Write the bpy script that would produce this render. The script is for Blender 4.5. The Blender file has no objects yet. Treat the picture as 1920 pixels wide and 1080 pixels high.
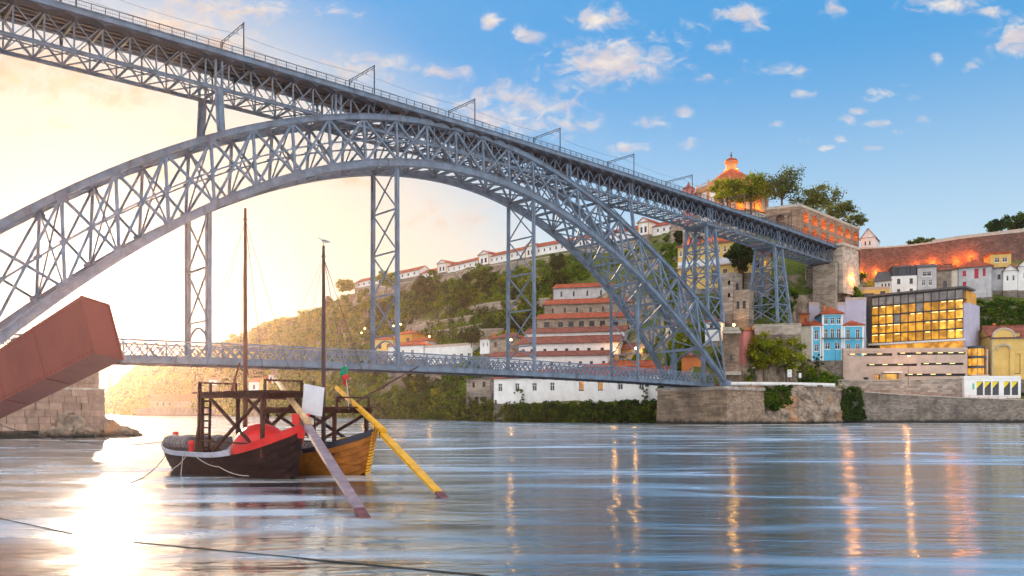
import bpy, math, random
import numpy as np
from mathutils import Vector, Matrix, noise as mnoise

S = bpy.context.scene
COL = S.collection
R = math.radians
rnd = random.Random(7)
nr = np.random.default_rng(11)

# ---------------------------------------------------------------- camera
EYE, HOR, F = 3.3, 772.0, 1500.0          # eye height, horizon row and focal length of the 1920x1080 photograph
cam_d = bpy.data.cameras.new('camera')
cam = bpy.data.objects.new('camera', cam_d)
COL.objects.link(cam)
cam.location = (0, 0, EYE)
cam.rotation_euler = (R(90), 0, 0)
cam_d.sensor_width = 36.0
cam_d.lens = 36.0 * F / 1920.0
cam_d.shift_y = (HOR - 540.0) / 1920.0
cam_d.clip_start = 0.2
cam_d.clip_end = 20000
S.camera = cam

# ---------------------------------------------------------------- light
SUN_AZ, SUN_EL = R(-27.0), R(8.0)          # azimuth from +Y towards +X
SD = Vector((math.sin(SUN_AZ) * math.cos(SUN_EL), math.cos(SUN_AZ) * math.cos(SUN_EL), math.sin(SUN_EL)))
sun_d = bpy.data.lights.new('sun', 'SUN')
sun_d.energy = 2.0
sun_d.angle = R(0.5)
sun_d.color = (1.0, 0.72, 0.46)
sun = bpy.data.objects.new('sun', sun_d)
COL.objects.link(sun)
sun.rotation_euler = SD.to_track_quat('Z', 'Y').to_euler()
sun.location = (-100, 200, 150)

S.view_settings.view_transform = 'Standard'
S.view_settings.look = 'None'
S.view_settings.exposure = 2.45
S.view_settings.gamma = 1
S.view_settings.use_curve_mapping = False
S.cycles.use_denoising = True
S.cycles.max_bounces = 6
S.cycles.volume_bounces = 0
S.cycles.transparent_max_bounces = 8
S.cycles.sample_clamp_indirect = 6.0

W = bpy.data.worlds.new('World')
S.world = W
W.use_nodes = True


class NT:
    """tiny node-tree writer"""
    def __init__(s, tree):
        s.t = tree
        s.t.nodes.clear()

    def n(s, typ, props=None, **inp):
        nd = s.t.nodes.new(typ)
        for k, v in (props or {}).items():
            setattr(nd, k, v)
        for k, v in inp.items():
            key = int(k[1:]) if k[0] == 'i' and k[1:].isdigit() else k.replace('_', ' ')
            s.set(nd, key, v)
        return nd

    def set(s, nd, key, v):
        sock = nd.inputs[key]
        if isinstance(v, bpy.types.NodeSocket):
            s.t.links.new(v, sock)
        elif isinstance(v, bpy.types.Node):
            s.t.links.new(v.outputs[0], sock)
        else:
            sock.default_value = v

    def math(s, op, a, b=0.0, c=None, clamp=False):
        nd = s.n('ShaderNodeMath', {'operation': op, 'use_clamp': clamp}, i0=a, i1=b)
        if c is not None:
            s.set(nd, 2, c)
        return nd.outputs[0]

    def mix(s, fac, a, b, blend='MIX'):
        nd = s.n('ShaderNodeMix', {'data_type': 'RGBA', 'blend_type': blend})
        s.set(nd, 0, fac)
        s.set(nd, 6, a if not isinstance(a, tuple) else (*a[:3], 1))
        s.set(nd, 7, b if not isinstance(b, tuple) else (*b[:3], 1))
        return nd.outputs[2]

    def smooth(s, v, lo, hi, o0=0.0, o1=1.0):
        return s.n('ShaderNodeMapRange', {'interpolation_type': 'SMOOTHSTEP'}, i0=v, i1=lo, i2=hi, i3=o0, i4=o1).outputs[0]


# ---------------------------------------------------------------- sky
w = NT(W.node_tree)
tc = w.n('ShaderNodeTexCoord')
dirv = w.n('ShaderNodeVectorMath', {'operation': 'NORMALIZE'}, i0=tc.outputs['Generated']).outputs[0]
sky = w.n('ShaderNodeTexSky', {'sky_type': 'NISHITA', 'sun_disc': False, 'sun_elevation': SUN_EL,
                               'sun_rotation': SUN_AZ, 'altitude': 50, 'air_density': 1.0,
                               'dust_density': 1.2, 'ozone_density': 3.0})
dot = w.n('ShaderNodeVectorMath', {'operation': 'DOT_PRODUCT'}, i0=dirv, i1=tuple(SD)).outputs['Value']
sx = w.n('ShaderNodeSeparateXYZ', i0=dirv)
dx, dy, dz = sx.outputs
# clear-air colour: deep blue away from the sun, cream towards it
base = w.n('ShaderNodeHueSaturation', i1=1.25, i2=0.6, i4=sky.outputs[0])
warm = w.smooth(w.math('SUBTRACT', dot, w.math('MULTIPLY', dz, 0.30)), 0.765, 0.90)      # cream reaches farther along the horizon
up = w.smooth(dz, 0.12, 0.43)
blue = w.mix(up, (2.45, 3.2, 3.65), (0.34, 1.50, 3.05))
skyc = w.mix(0.85, base.outputs[0], blue)
skyc = w.mix(w.math('MULTIPLY', warm, 0.95), skyc, (3.3, 2.95, 2.38))
# ---- clouds: (u, v, half width, half height, weight), tangent-plane directions ahead, plus scattered ones all round
u = w.math('DIVIDE', dx, w.math('MAXIMUM', dy, 0.02))
v = w.math('DIVIDE', dz, w.math('MAXIMUM', dy, 0.02))
cvec = w.n('ShaderNodeCombineXYZ', i0=u, i1=w.math('MULTIPLY', v, 1.5), i2=0.0)
CL = [(0.112, 0.492, .038, .016, .95), (0.125, 0.437, .075, .027, 1.0), (0.20, 0.475, .05, .02, .5), (-0.028, 0.49, .014, .012, 1),
      (0.02, 0.47, .018, .012, .9), (-0.09, 0.425, .045, .01, .8), (0.0, 0.38, .10, .032, .75), (0.03, 0.355, .07, .02, .6),
      (0.285, 0.497, .03, .013, .9), (0.40, 0.51, .02, .02, .5), (0.54, 0.515, .055, .016, .8), (0.635, 0.465, .035, .022, 1),
      (0.345, 0.427, .03, .01, .6), (0.46, 0.396, .022, .009, .6), (0.30, 0.435, .03, .02, .3), (0.485, 0.408, .014, .006, .6),
      (0.215, 0.374, .015, .009, .8), (0.145, 0.33, .028, .01, .7), (0.36, 0.397, .02, .008, .5), (0.37, 0.338, .014, .006, .7),
      (0.42, 0.365, .016, .006, .6), (0.41, 0.34, .01, .005, .5), (0.49, 0.35, .016, .006, .4), (0.575, 0.432, .012, .012, .6),
      (-0.57, 0.42, .09, .03, .9), (-0.60, 0.49, .06, .03, .5), (-0.43, 0.485, .05, .025, .8), (-0.36, 0.455, .06, .03, .7),
      (-0.22, 0.50, .05, .012, .4), (-0.19, 0.43, .06, .02, .7), (-0.36, 0.50, .09, .03, .7), (-0.20, 0.29, .05, .012, .6),
      (-0.08, 0.245, .07, .02, .5), (-0.40, 0.35, .05, .01, .5), (-0.24, 0.355, .05, .015, .4), (-0.6, 0.36, .06, .015, .5), (-0.62, 0.43, .10, .035, .9), (-0.5, 0.40, .08, .02, .8), (-0.45, 0.30, .06, .012, .7),
      (0.46, 0.36, .018, .006, .8), (0.435, 0.375, .012, .005, .7), (0.505, 0.392, .01, .006, .7), (0.53, 0.44, .008, .008, .6), (0.33, 0.36, .012, .005, .7),
      (0.25, 0.415, .02, .008, .5), (0.395, 0.33, .012, .005, .6), (0.45, 0.33, .012, .005, .6), (0.515, 0.365, .01, .005, .6), (0.22, 0.335, .02, .008, .5),
      (0.30, 0.485, .02, .012, .7), (0.26, 0.455, .018, .01, .6), (0.60, 0.50, .02, .008, .7), (0.08, 0.36, .04, .014, .7), (0.18, 0.36, .03, .012, .4)]
acc = None
for (cu, cv, a, b, wt) in CL:
    e = w.math('ADD', w.math('POWER', w.math('MULTIPLY', w.math('SUBTRACT', u, cu), 1 / a), 2.0),
               w.math('POWER', w.math('MULTIPLY', w.math('SUBTRACT', v, cv), 1 / b), 2.0))
    g = w.math('MULTIPLY', w.math('EXPONENT', w.math('MULTIPLY', e, -0.9)), wt)
    acc = g if acc is None else w.math('MAXIMUM', acc, g)
n1 = w.n('ShaderNodeTexNoise', i2=34.0, i3=8.0, i4=0.60, i8=0.6, Vector=cvec).outputs[0]
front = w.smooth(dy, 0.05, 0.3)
dome = w.n('ShaderNodeVectorMath', {'operation': 'DIVIDE'}, i0=dirv)
w.set(dome, 1, w.n('ShaderNodeCombineXYZ', i0=w.math('ADD', dz, 0.25), i1=w.math('ADD', dz, 0.25), i2=w.math('ADD', dz, 0.25)).outputs[0])
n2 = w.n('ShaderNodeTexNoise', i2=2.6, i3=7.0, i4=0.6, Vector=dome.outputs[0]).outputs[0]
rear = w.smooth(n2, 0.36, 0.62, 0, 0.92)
dens = w.math('ADD', w.math('MULTIPLY', acc, 0.95), w.math('MULTIPLY', w.math('SUBTRACT', n1, 0.5), 2.3))
cm = w.smooth(dens, 0.18, 1.08)
cm = w.math('MULTIPLY', cm, w.smooth(acc, 0.05, 0.3))
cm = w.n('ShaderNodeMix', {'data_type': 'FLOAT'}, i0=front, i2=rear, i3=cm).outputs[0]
n3 = w.n('ShaderNodeTexNoise', i2=30.0, i3=5.0, Vector=w.n('ShaderNodeVectorMath', {'operation': 'ADD'}, i0=cvec.outputs[0], i1=(0.006, -0.012, 0.3)).outputs[0]).outputs[0]
shade = w.smooth(w.math('SUBTRACT', n3, w.math('MULTIPLY', cm, 0.12)), 0.34, 0.56)
ccol = w.mix(shade, (2.65, 2.4, 2.5), (3.6, 3.2, 2.8))
ccol = w.mix(w.math('MULTIPLY', warm, 0.75), ccol, (3.1, 2.05, 1.05))
ccol = w.mix(front, (12.5, 11.2, 10.2), ccol)          # unseen clouds behind the viewer, brightened as added fill light
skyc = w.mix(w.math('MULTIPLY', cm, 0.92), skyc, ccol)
# glare of the low sun itself
glow = w.math('MULTIPLY', w.math('POWER', w.math('MAXIMUM', dot, 0.0), 900.0), 14.0)
skyc = w.mix(1.0, skyc, w.mix(1.0, (1.0, 0.9, 0.72), w.n('ShaderNodeCombineXYZ', i0=glow, i1=glow, i2=glow).outputs[0], 'MULTIPLY'), 'ADD')
below = w.smooth(dz, -0.02, -0.06)
skyc = w.mix(below, skyc, (1.2, 1.3, 1.4))
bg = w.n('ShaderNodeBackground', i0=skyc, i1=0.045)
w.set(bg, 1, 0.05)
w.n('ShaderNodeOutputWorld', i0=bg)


# ---------------------------------------------------------------- helpers
def at(x, y, Y):
    """world point seen at pixel (x, y) of the photograph at distance Y"""
    return Vector(((x - 960) / F * Y, Y, EYE + (HOR - y) / F * Y))


def zat(y, Y):
    return EYE + (HOR - y) / F * Y


WM = {}


def tag(o, label=None, cat=None, group=None, kind=None):
    for k, val in (('label', label), ('category', cat), ('group', group), ('kind', kind)):
        if val:
            o[k] = val
    return o


def thing(name, label, cat, loc=(0, 0, 0), group=None, rz=0.0):
    o = bpy.data.objects.new(name, None)
    o.empty_display_size = 0.5
    COL.objects.link(o)
    o.location = loc
    o.rotation_euler = (0, 0, rz)
    WM[o.name] = Matrix.Translation(Vector(loc)) @ Matrix.Rotation(rz, 4, 'Z')
    return tag(o, label, cat, group)


def adopt(o, parent, local=False):
    if parent is not None:
        o.parent = parent
        if not local:
            o.matrix_parent_inverse = WM.get(parent.name, Matrix.Identity(4)).inverted()


def link(name, me, parent=None, local=False):
    o = bpy.data.objects.new(name, me)
    COL.objects.link(o)
    adopt(o, parent, local)
    WM[o.name] = WM.get(parent.name, Matrix.Identity(4)) if (local and parent is not None) else Matrix.Identity(4)
    return o


def copy_tree(o, parent=None):
    c = o.copy()
    COL.objects.link(c)
    if parent is not None:
        c.parent = parent
    for ch in list(o.children):
        copy_tree(ch, c)
    return c


class MB:
    def __init__(s):
        s.v, s.f = [], []

    def face(s, *pts):
        b = len(s.v)
        s.v += [tuple(p) for p in pts]
        s.f.append(tuple(range(b, b + len(pts))))
        return s

    def frame_box(s, c, ax, ay, az):
        """box from centre and three half-axis vectors"""
        c, ax, ay, az = map(Vector, (c, ax, ay, az))
        b = len(s.v)
        for k in range(8):
            s.v.append(tuple(c + ax * (1 if k & 1 else -1) + ay * (1 if k & 2 else -1) + az * (1 if k & 4 else -1)))
        for q in ((0, 2, 3, 1), (4, 5, 7, 6), (0, 1, 5, 4), (2, 6, 7, 3), (0, 4, 6, 2), (1, 3, 7, 5)):
            s.f.append(tuple(b + i for i in q))
        return s

    def box(s, c, sx, sy, sz, rz=0.0):
        cs, sn = math.cos(rz), math.sin(rz)
        return s.frame_box(c, (cs * sx / 2, sn * sx / 2, 0), (-sn * sy / 2, cs * sy / 2, 0), (0, 0, sz / 2))

    def bar(s, p, q, wd, ht, up=(0, 0, 1)):
        p, q, up = Vector(p), Vector(q), Vector(up)
        d = q - p
        a = d.cross(up)
        if a.length < 1e-4:
            a = d.cross(Vector((1, 0, 0)))
        a.normalize()
        b = a.cross(d).normalized()
        return s.frame_box((p + q) / 2, d / 2, a * wd / 2, b * ht / 2)

    def tube(s, pts, r, n=6, cap=True):
        pts = [Vector(p) for p in pts]
        rs = r if isinstance(r, (list, tuple)) else [r] * len(pts)
        b = len(s.v)
        for i, p in enumerate(pts):
            d = (pts[min(i + 1, len(pts) - 1)] - pts[max(i - 1, 0)]).normalized()
            a = d.cross(Vector((0, 0, 1)))
            if a.length < 0.05:
                a = d.cross(Vector((1, 0, 0)))
            a.normalize()
            c = d.cross(a)
            for k in range(n):
                t = 2 * math.pi * k / n
                s.v.append(tuple(p + (a * math.cos(t) + c * math.sin(t)) * rs[i]))
        for i in range(len(pts) - 1):
            for k in range(n):
                k2 = (k + 1) % n
                s.f.append((b + i * n + k, b + i * n + k2, b + (i + 1) * n + k2, b + (i + 1) * n + k))
        if cap:
            s.f.append(tuple(b + k for k in range(n))[::-1])
            e = b + (len(pts) - 1) * n
            s.f.append(tuple(e + k for k in range(n)))
        return s

    def lathe(s, prof, c=(0, 0, 0), n=24):
        c = Vector(c)
        b = len(s.v)
        for (r, z) in prof:
            for k in range(n):
                t = 2 * math.pi * k / n
                s.v.append((c.x + r * math.cos(t), c.y + r * math.sin(t), c.z + z))
        for i in range(len(prof) - 1):
            for k in range(n):
                k2 = (k + 1) % n
                s.f.append((b + i * n + k, b + i * n + k2, b + (i + 1) * n + k2, b + (i + 1) * n + k))
        return s

    def prism(s, poly, d):
        """closed polygon (3-D points) swept by vector d"""
        d = Vector(d)
        poly = [Vector(p) for p in poly]
        n = len(poly)
        b = len(s.v)
        s.v += [tuple(p) for p in poly] + [tuple(p + d) for p in poly]
        s.f.append(tuple(b + k for k in range(n)))
        s.f.append(tuple(b + n + k for k in range(n))[::-1])
        for k in range(n):
            k2 = (k + 1) % n
            s.f.append((b + k, b + n + k, b + n + k2, b + k2))
        return s

    def mesh(s, name, mat):
        me = bpy.data.meshes.new(name)
        me.from_pydata(s.v, [], s.f)
        if mat is not None:
            me.materials.append(mat)
        me.update()
        return me

    def build(s, name, mat, parent=None, smooth=False, local=False):
        me = s.mesh(name, mat)
        if smooth:
            me.polygons.foreach_set('use_smooth', [True] * len(me.polygons))
        return link(name, me, parent, local)


def np_mesh(name, verts, quads, mat, parent=None, kind=None):
    me = bpy.data.meshes.new(name)
    nv, nq = len(verts), len(quads)
    me.vertices.add(nv)
    me.vertices.foreach_set('co', np.asarray(verts, np.float32).ravel())
    me.loops.add(nq * 4)
    me.loops.foreach_set('vertex_index', np.asarray(quads, np.int32).ravel())
    me.polygons.add(nq)
    me.polygons.foreach_set('loop_start', np.arange(nq, dtype=np.int32) * 4)
    me.polygons.foreach_set('loop_total', np.full(nq, 4, np.int32))
    me.materials.append(mat)
    me.update(calc_edges=True)
    o = link(name, me, parent)
    if kind:
        o['kind'] = kind
    return o


UNIT = {}


def member(name, p, q, wd, ht, mat, parent, up=(0, 0, 1)):
    """a straight bar: every one an object of its own, all sharing one mesh"""
    key = (name, mat.name)
    if key not in UNIT:
        UNIT[key] = MB().frame_box((0, 0, 0), (.5, 0, 0), (0, .5, 0), (0, 0, .5)).mesh(name, mat)
    p, q, up = Vector(p), Vector(q), Vector(up)
    d = q - p
    a = d.cross(up)
    if a.length < 1e-4:
        a = d.cross(Vector((1, 0, 0)))
    a.normalize()
    b = a.cross(d).normalized()
    o = bpy.data.objects.new(name, UNIT[key])
    COL.objects.link(o)
    adopt(o, parent)
    L = d.length
    m = Matrix((d / L, a, b)).transposed().to_4x4() @ Matrix.Diagonal((L, wd, ht, 1))
    m.translation = (p + q) / 2
    o.matrix_basis = m
    return o


# ---------------------------------------------------------------- materials
M = {}


def mat(name, col, rough=0.7, metal=0.0, var=0.25, vs=0.6, bump=0.15, bs=3.0, col2=None, spec=0.4, grime=0.0, island=0.0,
        wave=None, transl=0.0, gcol=None):
    m = bpy.data.materials.new(name)
    m.use_nodes = True
    t = NT(m.node_tree)
    geo = t.n('ShaderNodeNewGeometry')
    pos = geo.outputs['Position']
    nz = t.n('ShaderNodeTexNoise', i2=vs, i3=6.0, i4=0.62, Vector=pos).outputs[0]
    c1 = tuple(min(1, x * (1 - var)) for x in col)
    c2 = col2 or tuple(min(1, x * (1 + var)) for x in col)
    c = t.mix(t.smooth(nz, 0.32, 0.68), c1, c2)
    if island:
        c = t.n('ShaderNodeHueSaturation', i1=1.0, i4=c,
                i2=t.math('ADD', 1 - island, t.math('MULTIPLY', geo.outputs['Random Per Island'], 2 * island)))
    if grime:
        sc = t.n('ShaderNodeVectorMath', {'operation': 'MULTIPLY'}, i0=pos, i1=(1.0, 1.0, 0.18)).outputs[0]
        g = t.n('ShaderNodeTexNoise', i2=vs * 1.4, i3=8.0, i4=0.7, Vector=sc).outputs[0]
        c = t.mix(t.math('MULTIPLY', t.smooth(g, 0.52, 0.72), grime), c if not isinstance(c, bpy.types.Node) else c.outputs[0],
                  gcol or tuple(x * 0.35 for x in col))
    b = t.n('ShaderNodeBsdfPrincipled', Roughness=rough, Metallic=metal)
    t.set(b, 'Base Color', c)
    t.set(b, 'Specular IOR Level', spec)
    if bump or wave:
        h = t.n('ShaderNodeTexNoise', i2=bs, i3=5.0, Vector=pos).outputs[0]
        if wave:                                   # (axis vector scale, strength)
            wv = t.n('ShaderNodeTexWave', {'bands_direction': wave[0]}, i1=wave[1], i2=0.6, Vector=pos).outputs[1]
            h = t.math('ADD', t.math('MULTIPLY', h, 0.5), wv)
        bp = t.n('ShaderNodeBump', Strength=min(1.0, bump + (0.3 if wave else 0)), Distance=0.12, Height=h)
        t.set(b, 'Normal', bp.outputs[0])
    out = b
    if transl:
        tr = t.n('ShaderNodeBsdfTranslucent', i0=c)
        out = t.n('ShaderNodeMixShader', i0=transl, i1=b.outputs[0], i2=tr.outputs[0])
    t.n('ShaderNodeOutputMaterial', i0=out.outputs[0])
    M[name] = m
    return m


def masonry(name, col, bw, bh, mortar=0.5, var=0.35, rough=0.85, stain=0.5, bump=0.5, msize=0.02, yaw=0.0):
    """coursed stone too small to pick apart: block tone, joints and stains"""
    m = bpy.data.materials.new(name)
    m.use_nodes = True
    t = NT(m.node_tree)
    geo = t.n('ShaderNodeNewGeometry')
    pos = geo.outputs['Position']
    s = t.n('ShaderNodeSeparateXYZ', i0=pos)
    hx = t.math('ADD', t.math('MULTIPLY', s.outputs[0], math.cos(yaw)), t.math('MULTIPLY', s.outputs[1], math.sin(yaw) + 0.55))
    vec = t.n('ShaderNodeCombineXYZ', i0=hx, i1=s.outputs[2], i2=0.0).outputs[0]
    br = t.n('ShaderNodeTexBrick', {'offset': 0.5}, Vector=vec, Scale=1.0)
    br.inputs['Brick Width'].default_value = bw
    br.inputs['Row Height'].default_value = bh
    br.inputs['Mortar Size'].default_value = msize
    br.inputs['Mortar Smooth'].default_value = 0.3
    br.inputs['Color1'].default_value = (*[x * (1 - var) for x in col], 1)
    br.inputs['Color2'].default_value = (*[min(1, x * (1 + var)) for x in col], 1)
    br.inputs['Mortar'].default_value = (*[x * mortar for x in col], 1)
    n = t.n('ShaderNodeTexNoise', i2=0.22, i3=8.0, i4=0.68, Vector=pos).outputs[0]
    sc = t.n('ShaderNodeVectorMath', {'operation': 'MULTIPLY'}, i0=pos, i1=(1.0, 1.0, 0.12)).outputs[0]
    n2 = t.n('ShaderNodeTexNoise', i2=0.7, i3=8.0, i4=0.7, Vector=sc).outputs[0]
    c = t.mix(t.math('MULTIPLY', t.smooth(n, 0.42, 0.68), stain), br.outputs[0], tuple(x * 0.32 for x in col))
    c = t.mix(t.math('MULTIPLY', t.smooth(n2, 0.5, 0.75), stain * 0.7), c, (col[0] * 1.25, col[1] * 1.12, col[2] * 0.9))
    c = t.mix(t.smooth(t.math('ADD', s.outputs[2], t.math('MULTIPLY', n2, 1.6)), 2.1, 1.2), c, (.018, .017, .014))     # weed below the tide line
    h = t.n('ShaderNodeTexNoise', i2=2.2, i3=6.0, Vector=pos).outputs[0]
    hh = t.math('SUBTRACT', h, t.math('MULTIPLY', br.outputs[1], 0.6))
    bp = t.n('ShaderNodeBump', Strength=bump, Distance=0.25, Height=hh)
    b = t.n('ShaderNodeBsdfPrincipled', Roughness=rough, Normal=bp.outputs[0])
    t.set(b, 'Base Color', c)
    t.n('ShaderNodeOutputMaterial', i0=b)
    M[name] = m
    return m


def glow_mat(name, col, strength):
    m = bpy.data.materials.new(name)
    m.use_nodes = True
    t = NT(m.node_tree)
    e = t.n('ShaderNodeEmission', i0=(*col, 1), i1=strength)
    t.n('ShaderNodeOutputMaterial', i0=e)
    M[name] = m
    return m


mat('steel_blue', (0.135, 0.185, 0.25), 0.6, 0.0, 0.2, 0.5, 0.05, grime=0.6, spec=0.05, gcol=(0.07, 0.045, 0.04))
mat('steel_dark', (0.028, 0.038, 0.058), 0.6, 0.0, 0.2, 0.5, 0.05)  # shade under the decks is put into this darker colour
mat('render_white', (0.72, 0.71, 0.69), 0.85, var=0.08, vs=0.35, grime=0.35)
mat('render_cream', (0.66, 0.60, 0.50), 0.85, var=0.1, vs=0.35, grime=0.3)
mat('render_grey', (0.45, 0.45, 0.46), 0.85, var=0.15, vs=0.35, grime=0.5)
mat('render_yellow', (0.62, 0.42, 0.13), 0.85, var=0.1, vs=0.35, grime=0.35)
mat('render_ochre', (0.62, 0.30, 0.05), 0.85, var=0.1, vs=0.35, grime=0.25)
mat('render_orange', (0.55, 0.17, 0.05), 0.85, var=0.12, vs=0.35, grime=0.3)
mat('render_pink', (0.55, 0.20, 0.17), 0.85, var=0.1, vs=0.35, grime=0.3)
mat('render_blue', (0.09, 0.42, 0.62), 0.8, var=0.08, vs=0.35, grime=0.15)
mat('render_lilac', (0.42, 0.40, 0.50), 0.85, var=0.06, vs=0.3, grime=0.15)
mat('roof_tile', (0.42, 0.085, 0.03), 0.8, var=0.35, vs=0.5, bump=0.3, wave=('X', 4.0), grime=0.4)
mat('roof_old', (0.27, 0.08, 0.05), 0.85, var=0.4, vs=0.6, bump=0.3, wave=('X', 4.0), grime=0.6)
mat('roof_slate', (0.10, 0.09, 0.09), 0.7, var=0.2)
mat('trim_stone', (0.42, 0.37, 0.31), 0.8, var=0.2, vs=1.2)
mat('concrete', (0.47, 0.36, 0.30), 0.85, var=0.12, vs=0.4, bump=0.1, grime=0.3)
mat('asphalt', (0.055, 0.055, 0.058), 0.9)
mat('bark', (0.10, 0.075, 0.055), 0.9, var=0.3, vs=2.0, bump=0.5)
mat('dark_frame', (0.045, 0.05, 0.06), 0.5, var=0.1)
mat('white_frame', (0.75, 0.75, 0.74), 0.6, var=0.05)
mat('dark_wood', (0.055, 0.020, 0.015), 0.6, var=0.35, vs=3.0, bump=0.3, bs=12, grime=0.3, spec=0.15)
masonry('granite', (0.36, 0.30, 0.25), 1.5, 0.62, 0.45)
masonry('granite_pale', (0.46, 0.37, 0.30), 1.4, 0.6, 0.6, stain=0.35)
masonry('granite_warm', (0.27, 0.19, 0.13), 1.1, 0.5, 0.45, stain=0.75)
masonry('granite_dark', (0.22, 0.185, 0.155), 1.0, 0.45, 0.4, stain=0.9)
masonry('lodge_stone', (0.33, 0.27, 0.21), 0.8, 0.4, 0.6, stain=0.55, msize=0.03)
masonry('arcade_stone', (0.30, 0.195, 0.13), 1.4, 0.6, 0.5, stain=0.5)
masonry('wall_red', (0.17, 0.08, 0.06), 1.2, 0.6, 0.5, stain=0.6)


def glass(name, col, rough=0.08, emit=None, es=0.0):
    m = bpy.data.materials.new(name)
    m.use_nodes = True
    t = NT(m.node_tree)
    b = t.n('ShaderNodeBsdfPrincipled', Roughness=rough)
    b.inputs['Base Color'].default_value = (*col, 1)
    if emit:
        pos = t.n('ShaderNodeNewGeometry').outputs['Position']
        n = t.n('ShaderNodeTexNoise', i2=0.5, i3=3.0, Vector=pos).outputs[0]
        e = t.mix(t.smooth(n, 0.35, 0.68), tuple(x * 0.35 for x in emit), emit)
        t.set(b, 'Emission Color', e)
        t.set(b, 'Emission Strength', es)
    t.n('ShaderNodeOutputMaterial', i0=b)
    M[name] = m
    return m


glass('pane_dark', (0.02, 0.025, 0.035))
glass('pane_lit', (0.1, 0.06, 0.02), 0.2, (1.0, 0.42, 0.05), 0.24)

# ================================================================ SETTING
# ---- water
def water_mat():
    m = bpy.data.materials.new('river')
    m.use_nodes = True
    t = NT(m.node_tree)
    pos = t.n('ShaderNodeNewGeometry').outputs['Position']

    def wav(scale, rot, det=3.0, dist=0.0, rough=.55):
        mp = t.n('ShaderNodeMapping', Vector=pos)
        mp.inputs['Rotation'].default_value = (0, 0, rot)
        mp.inputs['Scale'].default_value = scale
        return t.n('ShaderNodeTexNoise', i2=1.0, i3=det, i4=rough, i8=dist, Vector=mp.outputs[0]).outputs[0]
    big = wav((0.028, 0.11, 0.1), R(9), 5, 1.6)       # smooth bands left by the current
    mid = wav((0.22, 1.1, 1), R(5), 4, 0.5)
    fine = wav((1.1, 4.2, 1), R(-6), 3, 0.3)
    h = t.math('ADD', t.math('MULTIPLY', mid, 0.30), t.math('ADD', t.math('MULTIPLY', fine, 0.03), t.math('MULTIPLY', big, 1.3)))
    bp = t.n('ShaderNodeBump', Strength=0.48, Distance=0.5, Height=h)
    band = t.smooth(wav((0.03, 0.13, 1), R(7), 6, 2.0), 0.46, 0.68)
    b = t.n('ShaderNodeBsdfPrincipled', Normal=bp.outputs[0])
    t.set(b, 'Base Color', t.mix(band, (0.50, 0.58, 0.60), (0.80, 0.85, 0.88)))
    t.set(b, 'Roughness', t.math('ADD', 0.125, t.math('MULTIPLY', band, 0.20)))
    b.inputs['Anisotropic'].default_value = 0.9          # the long exposure smears reflections towards the viewer
    t.set(b, 'Tangent', t.n('ShaderNodeCombineXYZ', i0=0.0, i1=1.0, i2=0.0).outputs[0])
    b.inputs['Metallic'].default_value = 1.0          # silvery sheen of water smoothed by the long exposure
    b.inputs['IOR'].default_value = 1.6
    b.inputs['Specular IOR Level'].default_value = 0.5
    t.n('ShaderNodeOutputMaterial', i0=b)
    return m


M['river'] = water_mat()
wb = MB().face((-6000, -400, 0), (6000, -400, 0), (6000, 9000, 0), (-6000, 9000, 0))
tag(wb.build('river', M['river']), kind='structure')

# ---- haze: one closed box of thin air
hz = bpy.data.materials.new('haze')
hz.use_nodes = True
t_ = NT(hz.node_tree)
pv = t_.n('ShaderNodeVolumePrincipled')
pv.inputs['Color'].default_value = (1.0, 0.72, 0.62, 1)
pv.inputs['Density'].default_value = 0.00007
pv.inputs['Anisotropy'].default_value = 0.82
t_.t.links.new(pv.outputs[0], t_.n('ShaderNodeOutputMaterial').inputs['Volume'])
hb = MB().box((0, 700, 68), 3000, 2000, 152)
tag(hb.build('haze', hz), kind='stuff')

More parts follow.
